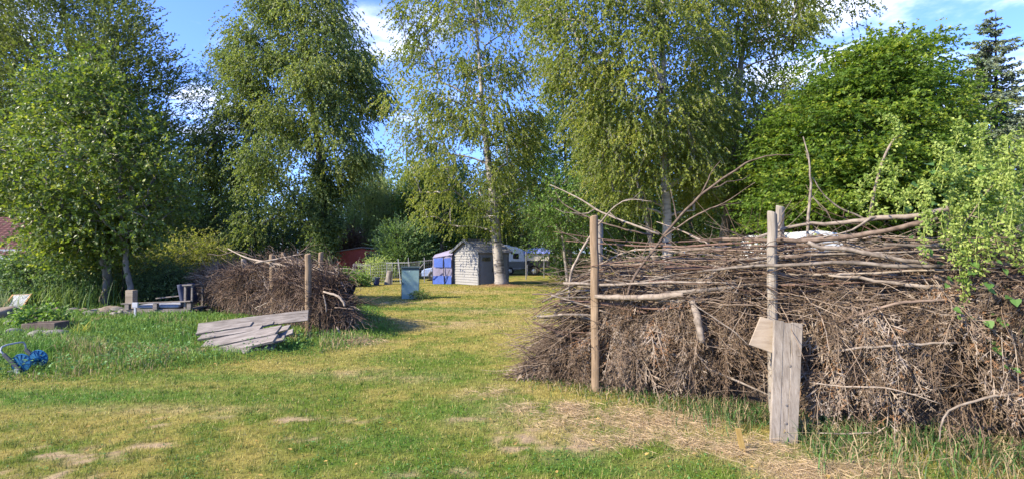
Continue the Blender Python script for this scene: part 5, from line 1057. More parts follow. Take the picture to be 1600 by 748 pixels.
def planks():
    G_ = 'weathered planks stacked in the grass'; up = (.12, -.46, .88)
    plank('long weathered plank standing on edge at the back of the stack', P(309, 513, 9.3), P(482, 492, 9.2), .20, .035, (.08, -.90, .42), G_, 1)
    plank('narrow upper plank just below the long one standing on edge', P(309, 519, 9.05), P(394, 506, 8.95), .125, .042, up, G_, 2)
    plank('second narrow plank from the top of the stack, cut square at its right end', P(313, 527, 8.85), P(409, 512, 8.72), .14, .042, up, G_, 3)
    plank('short thick block end wedged in the stack beneath the standing plank', P(388, 512, 9.12), P(428, 504, 9.12), .08, .04, up, G_, 4)
    plank('broad plank on top in the middle of the stack', P(318, 539, 8.6), P(436, 515, 8.42), .245, .042, up, G_, 5)
    plank('lower right plank showing its end under the broad one', P(385, 528, 8.8), P(452, 511, 8.7), .14, .03, up, G_, 6)
    plank('broad plank next to the front of the stack, its right end cut at an angle', P(335, 549, 8.3), P(431, 528, 8.15), .19, .042, up, G_, 7)
    plank('wide cracked board lying flat on the grass at the front left of the stack', P(325, 553, 8.12), P(388, 550, 8.0), .34, .03, (.05, -.35, .93), G_, 8)
    plank('thin board lying flat at the front right of the stack', P(398, 544, 8.2), P(430, 541, 8.25), .16, .03, (.05, -.3, .95), G_, 9)
    plank('dark plank end peeping out low on the right of the stack', P(400, 537, 8.42), P(458, 517, 8.52), .12, .03, up, G_, 10, 'old_wood')
    plank('lowest plank end reaching furthest into the grass on the right', P(405, 540, 8.3), P(445, 527, 8.36), .13, .03, up, G_, 11)
planks()

def leaning_board():
    d0, d1 = 4.36, 4.58; b = P(1224, 694, d0); t = P(1231, 502, d1); z = nrm(t - b); x = nrm(np.cross(np.array([.05, 1, 0.]), z)); y = np.cross(z, x); B = np.stack([x, y, z], 1); L = np.linalg.norm(t - b)
    # two boards with a split between them: one weathered plank, split along its length
    root = empty('plank', tuple((b + t) / 2), 'tall grey cracked plank standing upright against the right brushwood wall', 'plank')
    w = .235; parts = ((-.5, -.17, 0), (-.165, .12, .004), (.125, .5, .001))
    for i, (u0, u1, dz) in enumerate(parts):
        mb = MB(); g = np.random.default_rng(i + 60)
        n = 14; zs = np.linspace(-L / 2, L / 2 - (.004, .012, 0)[i], n); V = []
        for k, zz_ in enumerate(zs):
            a = u0 * w + g.normal(0, .0012); c = u1 * w + g.normal(0, .0012); ww = 1 + .10 * (zz_ / L)
            for (xx, yy) in ((a, -.016), (c, -.016), (c, .016), (a, .016)): V.append((xx * ww, yy + dz, zz_))
        F = [(0, 3, 2, 1), tuple((n - 1) * 4 + k for k in (0, 1, 2, 3))] + [(r * 4 + k, r * 4 + (k + 1) % 4, (r + 1) * 4 + (k + 1) % 4, (r + 1) * 4 + k) for r in range(n - 1) for k in range(4)]
        V = np.array(V) @ B.T + (b + t) / 2
        mb.add(V, F); mb.build('board_strip', M['plank_z'], root, bevel=.003)
    for fx, fz in ((.1, .12), (.02, -.17), (.02, -.30)):
        c = (b + t) / 2 + B @ np.array([fx * w, -.0165, fz * L * 1.1]); mb = MB(); mb.lathe(c + y * .004, -y, [(1e-3, 0), (.012, 0), (.012, .006), (1e-3, .008)], 10); mb.build('nail_knot', M['old_wood'], root)
    # square pale board behind its top
    c = np.array([P(1194, 523, 4.78)]).mean(0); tl, tr, br_, bl = P(1188, 494, 4.67), P(1222, 504, 4.64), P(1210, 552, 4.60), P(1170, 538, 4.64)
    q = np.array([tl, tr, br_, bl]); nn = nrm(np.cross(q[1] - q[0], q[3] - q[0])); nn = nn if nn[1] < 0 else -nn
    mb = MB(); V = np.concatenate([q + nn * .012, q - nn * .012]); mb.add(V, [(0, 3, 2, 1), (4, 5, 6, 7), (0, 1, 5, 4), (1, 2, 6, 5), (2, 3, 7, 6), (3, 0, 4, 7)]); tag(mb.build('board', M['ply'], bevel=.003), 'square pale board tilted behind the top of the leaning plank', 'board')
    a, c = P(1163, 713, 4.12), P(1153, 668, 4.16); z = nrm(c - a); x = nrm(np.cross((0, 1, 0), z)); o = local_obj('stake', ragged_board(np.linalg.norm(c - a) + .06, .042, .016, 5, 2), np.stack([x, np.cross(z, x), z], 1), (a + c) / 2 - z * .03, M['yellow_wood'], .002)
    tag(o, 'short yellow wooden stake leaning in the straw left of the grey plank', 'stake')
leaning_board()

# ---------------------------------------------------------------- green cabinet
def cabinet():
    d = 17.8; b0 = P(627, 467, d); b1 = P(655, 466, d + .12); b0[2] = b1[2] = 0; x = nrm(b1 - b0); w = np.linalg.norm(b1 - b0); y = np.array([-x[1], x[0], 0]); z = np.array([0, 0, 1.]); B = np.stack([x, y, z], 1); D = .42; hgt = 1.13
    root = empty('utility_cabinet', tuple(b0 + x * w / 2 + y * D / 2), 'grey-green metal cabinet standing alone on the lawn', 'cabinet')
    L = lambda a, c, h: b0 + x * a + y * c + z * h
    mb = MB(); mb.box(L(w / 2, D / 2, hgt / 2 - .04), (w, D, hgt), B); mb.build('body', M['dark_green_metal'], root, bevel=.006)
    mb = MB(); mb.box(L(w / 2, D / 2 - .01, hgt - .02), (w + .05, D + .07, .04), B); mb.build('top', M['dark_green_metal'], root, bevel=.005)
    mb = MB(); mb.box(L(w / 2, -.012, hgt / 2 - .06), (w - .03, .022, hgt - .14), B); dr = mb.build('door', M['green_metal'], root, bevel=.004)
    mb = MB(); mb.box(L(.05, -.04, .55), (.025, .03, .09), B); mb.build('handle', M['black_plastic'], dr, bevel=.004)
    mb = MB(); mb.box(L(w * .46, -.027, hgt - .15), (.03, .006, .02), B); mb.build('plate', M['white_paint'], dr)
    for k in (.2, .85):
        mb = MB(); mb.lathe(L(w - .012, -.022, k * hgt - .05), z, [(.009, 0), (.009, .09)], 8); mb.build('hinge', M['dark_green_metal'], root)
    tree('weed_plant', 'leafy weed growing against the right side of the green cabinet', 'plant', d, [(650, 466, .01), (651, 460, .008), (651, 455, .004)], [(646, 461), (651, 455), (658, 459), (664, 467), (644, 468)], 16, .13, 9, 6, .06, .5, 'broad', 'shrub', 'bark', 44, .9, twl=.18, nostem=True)
cabinet()

# ---------------------------------------------------------------- grey shed
def shed():
    C = P(748, 446, 25.2); C[2] = 0.0; a = R(47); gx = np.array([-math.cos(a), math.sin(a), 0]); dx = np.array([math.sin(a), math.cos(a), 0]); z = np.array([0, 0, 1.]); W, L, E, Rg = 2.05, 1.95, 1.66, 2.2
    root = empty('garden_shed', tuple(C + gx * W / 2 + dx * L / 2), 'small grey plastic garden shed with lap siding and a pitched shingle roof', 'shed')
    p = lambda u, v, h: C + gx * u + dx * v + z * h
    def siding(name, org, ax, nrm_, width, top, mat, gable=False, n=13):
        mb = MB(); rows = [top * i / n for i in range(n + 1)]
        def ext(h):
            if not gable or h <= E: return 0, width
            f = (h - E) / (Rg - E) * width / 2; return f, width - f
        hh = rows if not gable else [Rg * i / 17 for i in range(18)]
        for h0, h1 in zip(hh[:-1], hh[1:]):
            l0, r0 = ext(h0); l1, r1 = ext(h1)
            if gable and h0 < E < h1: pass
            q = [org + ax * l0 + z * h0 + nrm_ * .036, org + ax * r0 + z * h0 + nrm_ * .036, org + ax * r1 + z * h1 + nrm_ * .004, org + ax * l1 + z * h1 + nrm_ * .004]
            low = [org + ax * l0 + z * h0 + nrm_ * .004, org + ax * r0 + z * h0 + nrm_ * .004]
            mb.add(np.array(q + low), [(0, 1, 2, 3)]); mb.add(np.array(q[:2] + low), [(0, 2, 3, 1)])
        return mb.build(name, M[mat], root)
    siding('wall', p(0, 0, .02), gx, -dx, W, Rg, 'shed_grey', True); siding('wall', p(0, L, .02), gx, dx, W, Rg, 'shed_grey', True); siding('wall', p(W, 0, .02), dx, gx, L, E, 'shed_grey'); siding('wall', p(0, 0, .02), dx, -gx, L, E, 'shed_grey')
    B = np.stack([dx, -gx, z], 1)
    mb = MB()
    for u in (0, W):
        for v in (0, L): mb.box(p(u, v, E / 2), (.075, .075, E), np.stack([dx, gx, z], 1))
    mb.build('corner_trim', M['trim'], root, bevel=.005)
    for v in (.50, 1.35):
        mb = MB(); mb.box(p(-.035, v, .74), (.80, .03, 1.40), B)
        for i in range(10): mb.box(p(-.053, v, .12 + i * .125), (.66, .012, .1), B)
        dd = mb.build('door', M['shed_door'], root, bevel=.004)
        mb = MB(); mb.box(p(-.068, v - .05, 1.30), (.52, .012, .19), B); mb.build('window', M['glass'], dd)
        if v < 1: mb = MB(); mb.box(p(-.075, v + .34, .75), (.03, .04, .18), B); mb.build('handle', M['black_plastic'], dd)
    # roof: two shingled slopes with verge boards
    mb = MB(); o = .14
    for sgn in (0, 1):
        e0 = W + o if sgn else -o; ze = E - (Rg - E) / (W / 2) * o + .03; n = 7
        for i in range(n):
            f0, f1 = i / n, (i + 1) / n; u0 = e0 + (W / 2 - e0) * f0; u1 = e0 + (W / 2 - e0) * f1; h0 = ze + (Rg + .05 - ze) * f0; h1 = ze + (Rg + .05 - ze) * f1
            ofs = .03
            V = [p(u0, -.16, h0 + ofs), p(u0, L + .16, h0 + ofs), p(u1, L + .16, h1 + .006), p(u1, -.16, h1 + .006), p(u0, -.16, h0 - .01), p(u0, L + .16, h0 - .01), p(u1, L + .16, h1 - .02), p(u1, -.16, h1 - .02)]
            mb.add(np.array(V), [(0, 1, 2, 3), (4, 7, 6, 5), (0, 4, 5, 1), (2, 6, 7, 3), (0, 3, 7, 4), (1, 5, 6, 2)])
    rf = mb.build('roof', M['shed_roof'], root); mb = MB(); mb.box(p(W / 2, L / 2, Rg + .075), (.12, L + .34, .05), np.stack([gx, dx, z], 1)); mb.build('ridge_cap', M['shed_roof'], rf, bevel=.01)
    mb = MB()
    for v in (-.175, L + .175):
        for u0 in (-o - .02, W + o + .02): mb.beam(p(u0, v, E - .07), p(W / 2, v, Rg + .03), .03, .13)
    mb.build('verge_board', M['trim'], rf)
shed()

# ---------------------------------------------------------------- blue tent beside the shed
def tent():
    d = 26.6; b0 = P(676.5, 443, d); b1 = P(706, 443, d - .1); b0[2] = b1[2] = 0; x = nrm(b1 - b0); w = np.linalg.norm(b1 - b0); y = np.array([-x[1], x[0], 0]); z = np.array([0, 0, 1.]); D = 1.0
    root = empty('tent', tuple(b0 + x * w / 2 + y * D / 2), 'upright blue and lilac fabric tent with a black zip beside the grey shed', 'tent'); p = lambda u, v, h: b0 + x * u + y * v + z * h
    hl, hr = 1.36, 1.52; g = np.random.default_rng(3)
    def panel(mb, o0, o1, lo, hi, nu=8, nv=5, wob=.015, out=-y, base=0):
        U, Vv = np.meshgrid(np.linspace(0, 1, nu), np.linspace(0, 1, nv)); A = o0 + (o1 - o0) * U[..., None]; h = np.array(lo)[0] + (lo[1] - lo[0]) * U; h2 = hi[0] + (hi[1] - hi[0]) * U; A = A + z * (h + (h2 - h) * Vv)[..., None] + out * (g.normal(0, wob, U.shape) + base)[..., None]
        i, j = np.meshgrid(np.arange(nv - 1), np.arange(nu - 1), indexing='ij'); k = i * nu + j; mb.add(A.reshape(-1, 3), np.stack([k, k + 1, k + nu + 1, k + nu], -1).reshape(-1, 4))
    mb = MB()
    panel(mb, p(0, 0, 0), p(w, 0, 0), (.0, .0), (hl, hr)); panel(mb, p(0, D, 0), p(w, D, 0), (0, 0), (hl, hr), out=y); panel(mb, p(0, 0, 0), p(0, D, 0), (0, 0), (hl, hl), out=-x); panel(mb, p(w, 0, 0), p(w, D, 0), (0, 0), (hr, hr), out=x)
    mb.build('fabric_wall', M['tent_lilac'], root, smooth_=True)
    mb = MB(); U = np.linspace(-.03, 1.03, 8); Q = np.array([[p(u * w, v * D, hl + (hr - hl) * u + .30 * (1 - abs(2 * v - 1)) * (.55 + .45 * u) + .005) for u in U] for v in (-.03, .25, .5, .75, 1.03)]); i, j = np.meshgrid(np.arange(4), np.arange(7), indexing='ij'); k = i * 8 + j; mb.add(Q.reshape(-1, 3), np.stack([k, k + 1, k + 9, k + 8], -1).reshape(-1, 4)); mb.build('roof', M['tent_lilac'], root, smooth_=True)
    for (u0, u1) in ((.06, .53), (.58, .96)):
        mb = MB(); panel(mb, p(u0 * w, 0, 0), p(u1 * w, 0, 0), (.87, .87), (1.32, 1.36), wob=.006, base=.05); mb.build('window', M['tent_blue'], root, smooth_=True)
        mb = MB(); panel(mb, p((u0 - .05) * w, 0, 0), p((u1 + .02) * w, 0, 0), (.01, .01), (.42, .44), wob=.006, base=.05); mb.build('skirt', M['tent_blue'], root, smooth_=True)
    mb = MB(); mb.tube([p(.56 * w, -.06, 1.38), p(.57 * w, -.07, .7), p(.62 * w, -.07, .02)], .018, 6); mb.tube([p(.90 * w, -.07, .75), p(.75 * w, -.08, .4), p(.64 * w, -.08, .1)], .012, 6); mb.build('zip', M['black_line'], root)
    # guy pole leaning from the fence
tent()

# ---------------------------------------------------------------- vehicles and huts
def disc_wheel(root, c, ax, r, wdt, name='wheel'):
    mb = MB(); mb.lathe(np.asarray(c) - np.asarray(ax) * wdt / 2, ax, [(r * .55, 0), (r * .9, 0), (r, wdt * .2), (r, wdt * .8), (r * .9, wdt), (r * .55, wdt)], 24); w = mb.build(name, M['rubber'], root, smooth_=False)
    mb = MB(); mb.lathe(np.asarray(c) - np.asarray(ax) * wdt * .42, ax, [(1e-3, 0), (r * .6, 0), (r * .58, wdt * .6), (r * .2, wdt * .75), (r * .12, wdt * .95), (1e-3, wdt * .95)], 24)
    for k in range(5):
        ang = k * 2 * math.pi / 5; u = nrm(np.cross(ax, (0, 0, 1.))); v = np.cross(u, ax); e = u * math.cos(ang) + v * math.sin(ang); q = np.asarray(c) + np.asarray(ax) * wdt * .42; mb.beam(q + e * r * .12, q + e * r * .6, r * .16, wdt * .12, ax)
    mb.build('rim', M['alloy'], w)
def extrude(mb, prof, org, x, y, width):
    """closed (u, h) outline in the x/z plane at org, swept along y by width"""
    q = np.array([org + x * u + np.array([0, 0, h]) for u, h in prof]); n = len(q); V = np.concatenate([q, q + y * width]); mb.add(V, np.array([list(range(n - 1, -1, -1))])); mb.f.append(np.array([[n + i for i in range(n)]]) + mb.n - 2 * n); mb.f.append(np.array([(i, (i + 1) % n, n + (i + 1) % n, n + i) for i in range(n)]) + mb.n - 2 * n)
def caravan():
    d = 38.0; x = nrm(np.array([1, -.10, 0])); y = np.array([-x[1], x[0], 0]); z = np.array([0, 0, 1.]); o = P(770, 427, d); o[2] = 0
    root = empty('caravan', tuple(o), 'white and dark grey touring caravan partly hidden by the grey shed', 'caravan'); L = 2.45; Wd = 2.0
    mb = MB(); extrude(mb, [(-.8, .95), (L, .95), (L - .08, 1.35), (L - .22, 1.78), (L - .75, 2.02), (1.1, 2.12), (1.08, 2.2), (-.2, 2.2), (-.8, 2.1)], o, x, y, Wd); mb.build('body', M['white_paint'], root, bevel=.05)
    mb = MB(); extrude(mb, [(-.8, .35), (1.0, .35), (1.08, .55), (1.45, .55), (1.53, .35), (L - .35, .38), (L - .02, .62), (L, .945), (-.8, .945)], o - y * .01, x, y, Wd + .02); mb.build('skirt', M['grey_skirt'], root, bevel=.02)
    for (u, h, a, b) in ((1.72, 1.38, .42, .40), (.85, 1.35, .40, .18)):
        mb = MB(); mb.box(o + x * u - y * .015 + z * h, (a, .03, b), np.stack([x, y, z], 1)); w = mb.build('window', M['glass'], root, bevel=.02)
    mb = MB(); mb.box(o + x * .82 - y * .03 + z * .66, (.14, .03, .2), np.stack([x, y, z], 1)); mb.build('hatch', M['white_paint'], root, bevel=.01)
    mb = MB(); mb.box(o + x * (L - .55) - y * .003 + z * 1.0, (1.0, .02, .03), np.stack([x, y, z], 1)); mb.build('trim_strip', M['galv'], root)
    disc_wheel(root, o + x * 1.27 + y * .12 + z * .29, -y, .29, .2)
    mb = MB(); mb.beam(o + x * (L - .3) + y * Wd / 2 + z * .42, o + x * (L + .9) + y * Wd / 2 + z * .45, .08, .08); mb.build('drawbar', M['galv'], root)
caravan()
def trailer():
    d = 37.0; x = nrm(np.array([1, -.12, 0])); y = np.array([-x[1], x[0], 0]); z = np.array([0, 0, 1.]); o = P(823, 427, d); o[2] = .0; B = np.stack([x, y, z], 1)
    root = empty('camping_trailer', tuple(o), 'black off-road trailer with pale canvas sides under a blue tarpaulin', 'trailer'); p = lambda u, v, h: o + x * u + y * v + z * h
    mb = MB(); mb.box(p(.82, .75, .80), (1.64, 1.5, .52), B)
    for i in range(9): mb.box(p(.1 + i * .18, -.012, .80), (.03, .03, .50), B)
    mb.build('box_body', M['black_plastic'], root, bevel=.015)
    g = np.random.default_rng(8); mb = MB()
    for (a, b, n) in ((p(.0, .0, 0), p(1.6, 0, 0), 14), (p(1.6, 0, 0), p(1.6, 1.5, 0), 8), (p(1.6, 1.5, 0), p(0, 1.5, 0), 14), (p(0, 1.5, 0), p(0, 0, 0), 8)):
        U, Vv = np.meshgrid(np.linspace(0, 1, n), np.linspace(0, 1, 5)); out = np.cross(nrm(b - a), z); A = a + (b - a) * U[..., None] + z * (1.06 + .60 * Vv)[..., None] + out * (g.normal(0, .018, U.shape))[..., None]; i, j = np.meshgrid(np.arange(4), np.arange(n - 1), indexing='ij'); k = i * n + j; mb.add(A.reshape(-1, 3), np.stack([k, k + 1, k + n + 1, k + n], -1).reshape(-1, 4))
    mb.build('canvas_side', M['canvas'], root, smooth_=True)
    mb = MB(); n, m = 18, 8; U, Vv = np.meshgrid(np.linspace(-.2, 1.78, n), np.linspace(-.18, 1.68, m)); e = np.minimum.reduce([U + .2, 1.78 - U, Vv + .18, 1.68 - Vv]); hh = 1.58 + .40 * np.minimum(1, e / .5) ** .6 + g.normal(0, .014, U.shape); A = o + x * U[..., None] + y * Vv[..., None] + z * hh[..., None]; i, j = np.meshgrid(np.arange(m - 1), np.arange(n - 1), indexing='ij'); k = i * n + j; mb.add(A.reshape(-1, 3), np.stack([k, k + 1, k + n + 1, k + n], -1).reshape(-1, 4)); mb.build('tarpaulin', M['tarp'], root)
    mb = MB(); mb.tube([p(1.66, .0, 1.72), p(1.9, .4, 1.76), p(2.15, .9, 1.78)], .13, 10); mb.build('rolled_awning', M['cushion_navy'], root, smooth_=True)
    mb = MB(); mb.box(p(1.92, .8, .95), (.42, .9, .75), B); mb.build('rear_locker', M['black_plastic'], root, bevel=.02)
    mb = MB(); mb.box(p(1.95, .33, 1.02), (.16, .05, .30), B); mb.build('jerry_can', M['galv'], root, bevel=.02)
    mb = MB(); pts = [p(.55 + .40 * math.cos(a), -.13, .36 + .40 * math.sin(a)) for a in np.linspace(.25, math.pi - .25, 9)]
    for q0, q1 in zip(pts[:-1], pts[1:]): mb.beam(q0, q1, .28, .03, np.cross(nrm(q1 - q0), y))
    mb.build('mudguard', M['black_plastic'], root)
    disc_wheel(root, p(.55, -.12, .33), -y, .33, .22); disc_wheel(root, p(.55, 1.62, .33), y, .33, .22)
    mb = MB(); mb.beam(p(0, .75, .5), p(-1.1, .75, .48), .07, .07); mb.build('drawbar', M['galv'], root)
    mb = MB(); mb.beam(p(.05, -.1, .02), p(.05, -.1, .72), .05, .05, y); mb.box(p(.05, -.11, .66), (.10, .08, .22), B); tag(mb.build('socket_post', M['white_pipe']), 'small white socket post standing at the front corner of the trailer', 'socket post')
    mb = MB()
    for v in (2.05, 2.55): mb.beam(p(v, .3, 0), p(v, .3, .45), .05, .05, y)
    for h in (.18, .32, .46): mb.beam(p(2.0, .3, h), p(2.65, .3, h), .12, .02, y)
    tag(mb.build('pallet', M['old_wood']), 'grey wooden pallet standing on edge at the right of the trailer', 'pallet')
trailer()
def blue_car():
    d = 29.5; x = nrm(np.array([1, .1, 0])); y = np.array([-x[1], x[0], 0]); z = np.array([0, 0, 1.]); o = P(658, 441, d); o[2] = 0
    root = empty('parked_car', tuple(o), 'light blue car half hidden behind the blue tent, only its front showing', 'car')
    mb = MB(); extrude(mb, [(0, .25), (.02, .55), (.12, .66), (.9, .80), (1.5, 1.30), (2.9, 1.34), (3.5, .95), (3.9, .88), (3.95, .3)], o, x, y, 1.6); mb.build('body', M['car_blue'], root, bevel=.05)
    for yy in (-.004, 1.604): mb = MB(); extrude(mb, [(1.05, .84), (1.55, 1.24), (2.8, 1.27), (3.2, .95)], o + y * (yy - .01), x, y, .02); mb.build('window', M['glass'], root)
    mb = MB(); q = [o + x * .93 + y * .15 + z * .83, o + x * .93 + y * 1.45 + z * .83, o + x * 1.47 + y * 1.35 + z * 1.29, o + x * 1.47 + y * .25 + z * 1.29]; off = np.array([-.02, 0, .012]); mb.add(np.array([v + off for v in q]), [(0, 1, 2, 3)]); mb.build('windscreen', M['glass'], root)
    for u in (.7, 3.2):
        for v in (.06, 1.54): disc_wheel(root, o + x * u + y * v + z * .29, -y if v < 1 else y, .29, .2)
    for v in (.3, 1.3): mb = MB(); mb.box(o - x * .0 + y * v + z * .58, (.05, .28, .12), np.stack([x, y, z], 1)); mb.build('headlight', M['glass'], root, bevel=.02)
    mb = MB(); mb.box(o - x * .04 + y * .8 + z * .38, (.12, 1.62, .18), np.stack([x, y, z], 1)); mb.build('bumper', M['black_plastic'], root, bevel=.03)
blue_car()
def red_hut():
    d = 35.0; x = nrm(np.array([1, .22, 0])); y = np.array([-x[1], x[0], 0]); z = np.array([0, 0, 1.]); o = P(518, 430, d); o[2] = 0; W = 2.95; D = 2.2; root = empty('red_hut', tuple(o), 'low dark red wooden hut with a slightly sloping grey roof', 'hut')
    p = lambda u, v, h: o + x * u + y * v + z * h; hl, hm, hr = 1.62, 1.92, 1.84; um = 1.95
    mb = MB()
    def boards(a, b, top_a, top_b, n):
        for i in range(n):
            f0, f1 = i / n, (i + 1) / n - .004; q = a + (b - a) * ((f0 + f1) / 2); L = np.linalg.norm(b - a); h = top_a + (top_b - top_a) * (f0 + f1) / 2
            nn = np.cross(nrm(b - a), z); mb.box(q + z * h / 2, (L * (f1 - f0), .03, h), np.stack([nrm(b - a), nn, z], 1))
    boards(p(0, 0, 0), p(um, 0, 0), hl, hm, 14); boards(p(um, 0, 0), p(W - .75, 0, 0), hm, hm - .02, 2); boards(p(W - .08, 0, 0), p(W, 0, 0), hr, hr, 1); boards(p(W, 0, 0), p(W, D, 0), hr, hr, 14); boards(p(0, 0, 0), p(0, D, 0), hl, hl, 14); boards(p(0, D, 0), p(W, D, 0), hl + .1, hr, 20)
    mb.box(p(W - .41, 0, .42), (.66, .03, .84), np.stack([x, y, z], 1)); mb.box(p(W - .41, 0, 1.68), (.66, .03, .3), np.stack([x, y, z], 1)); mb.build('wall', M['red_wood'], root)
    mb = MB(); mb.box(p(W - .41, .25, 1.2), (.66, .03, .74), np.stack([x, y, z], 1)); mb.build('window', M['glass'], root)  # near-black pane set back in the opening, standing for its shaded inside
    mb = MB()
    for (u0, h0, u1, h1) in ((-.12, hl - .02, um, hm + .02), (um, hm + .02, W + .12, hr + .02)): mb.beam(p(u0, D / 2, h0 + .04), p(u1, D / 2, h1 + .04), D + .3, .07)
    mb.build('roof', M['roof_felt'], root, bevel=.01)
red_hut()
def white_van():
    d = 14.5; o = P(1240, 470, d); o[2] = 0; x = np.array([1, 0, 0.]); y = np.array([0, 1., 0]); z = np.array([0, 0, 1.]); W = 1.55; root = empty('white_vehicle', tuple(o), 'white rounded vehicle roof showing above the right brushwood wall beside the paired posts', 'vehicle')
    mb = MB(); extrude(mb, [(.05, .3), (W - .05, .3), (W, .9), (W - .03, 1.45), (W - .11, 1.98), (W - .26, 2.17), (W * .5, 2.24), (.3, 2.2), (.13, 2.0), (.03, 1.45), (0, .9)], o, x, y, 3.6); mb.build('body', M['white_paint'], root, bevel=.05)
    mb = MB(); mb.box(o + x * W / 2 - y * .015 + z * 1.45, (W * .72, .03, .42), np.eye(3)); mb.build('rear_window', M['glass'], root, bevel=.03)
    mb = MB(); mb.box(o + x * (W - .05) + y * 1.6 + z * 1.8, (.03, 2.4, .36), np.array([[math.cos(-.15), 0, math.sin(-.15)], [0, 1, 0], [-math.sin(-.15), 0, math.cos(-.15)]])); mb.build('side_window', M['glass'], root)
    for u in (.08, W - .08):
        for v in (.7, 2.9): disc_wheel(root, o + x * u + y * v + z * .3, -x if u < 1 else x, .3, .2)
    mb = MB(); mb.box(o + x * W / 2 - y * .05 + z * .42, (W, .14, .2), np.eye(3)); mb.build('bumper', M['black_plastic'], root, bevel=.03)
    # brown flat-roofed hut behind it
    d = 20.5; o = P(1222, 470, d); o[2] = 0; root = empty('brown_hut', tuple(o), 'brown wooden hut with a flat roof behind the white vehicle', 'hut'); W, D = 2.6, 2.4; hh = 2.72
    mb = MB(); n = 18
    for i in range(n):
        for v in (0, D): mb.box(o + x * (W * (i + .5) / n) + y * v + z * hh / 2, (W / n - .006, .03, hh), np.eye(3))
        for u in (0, W): mb.box(o + x * u + y * (.02 + (D - .04) * (i + .5) / n) + z * hh / 2, (.03, (D - .04) / n - .006, hh), np.eye(3))
    mb.build('wall', M['brown_wood'], root); mb = MB(); mb.box(o + x * W / 2 + y * D / 2 + z * (hh + .05), (W + .3, D + .3, .10), np.eye(3)); mb.build('roof', M['brown_wood'], root, bevel=.01)
white_van()
def house():
    z = np.array([0, 0, 1.]); x = nrm(np.array([.92, .25, 0])); y = np.array([-x[1], x[0], 0]); d = 21.0; o = P(128, 440, d); o[2] = 0; L, W, E, Rg = 9.0, 6.0, 1.75, 3.15
    root = empty('house', tuple(o), 'low grey rendered house with a red tiled roof glimpsed through leaves at the left edge', 'house'); p = lambda u, v, h: o - x * u + y * v + z * h
    mb = MB(); extrude(mb, [(0, 0), (-L, 0), (-L, E), (0, E)], o, x, y, .25); extrude(mb, [(0, 0), (-L, 0), (-L, E), (0, E)], o + y * (W - .25), x, y, .25)
    for u in (0, L - .25):
        V = [p(u + a, v, h) for a in (0, .25) for v, h in ((.25, 0), (W - .25, 0), (W - .25, E), (W / 2, Rg - .12), (.25, E))]; mb.add(np.array(V), [(0, 1, 2, 3, 4), (9, 8, 7, 6, 5)]); mb.f.append(np.array([(i, (i + 1) % 5, 5 + (i + 1) % 5, 5 + i) for i in range(5)]) + mb.n - 10)
    mb.build('wall', M['plaster'], root)
    mb = MB(); n = 16; g = np.random.default_rng(2)
    for side in (0, 1):
        for i in range(n):
            f0, f1 = i / n, (i + 1.12) / n; v0 = (-.4 + (W / 2 + .4) * f0); v1 = (-.4 + (W / 2 + .4) * f1); h0 = E - .3 + (Rg - E + .3) * f0; h1 = E - .3 + (Rg - E + .3) * f1
            if side: v0, v1 = W - v0, W - v1
            m = 46; us = np.linspace(-.3, L + .3, m * 3 + 1); wv = .035 * np.abs(np.sin(np.arange(m * 3 + 1) * math.pi / 3)); A = np.array([p(u, v0, h0 + .05 + q) for u, q in zip(us, wv)]); Bq = np.array([p(u, v1, h1 + q) for u, q in zip(us, wv)]); Cq = np.array([p(u, v0, h0 + q) for u, q in zip(us, wv)])
            k = np.arange(m * 3); N = m * 3 + 1; mb.add(np.concatenate([A, Bq, Cq]), np.stack([k, k + 1, N + k + 1, N + k], 1)); mb.f.append(np.stack([k, 2 * N + k, 2 * N + k + 1, k + 1], 1) + mb.n - 3 * N)
    rf = mb.build('roof', M['roof_tile'], root); mb = MB(); mb.beam(p(-.3, -.42, E - .32), p(L + .3, -.42, E - .32), .14, .12); mb.build('gutter', M['white_wood'], rf)
    for u in (1.6, 5.2):
        mb = MB(); mb.box(p(u, -.012, 1.15), (.95, .05, 1.0), np.stack([x, y, z], 1)); w = mb.build('window', M['white_wood'], root); mb = MB(); mb.box(p(u, -.045, 1.15), (.80, .03, .86), np.stack([x, y, z], 1)); mb.build('pane', M['glass'], w)
house()

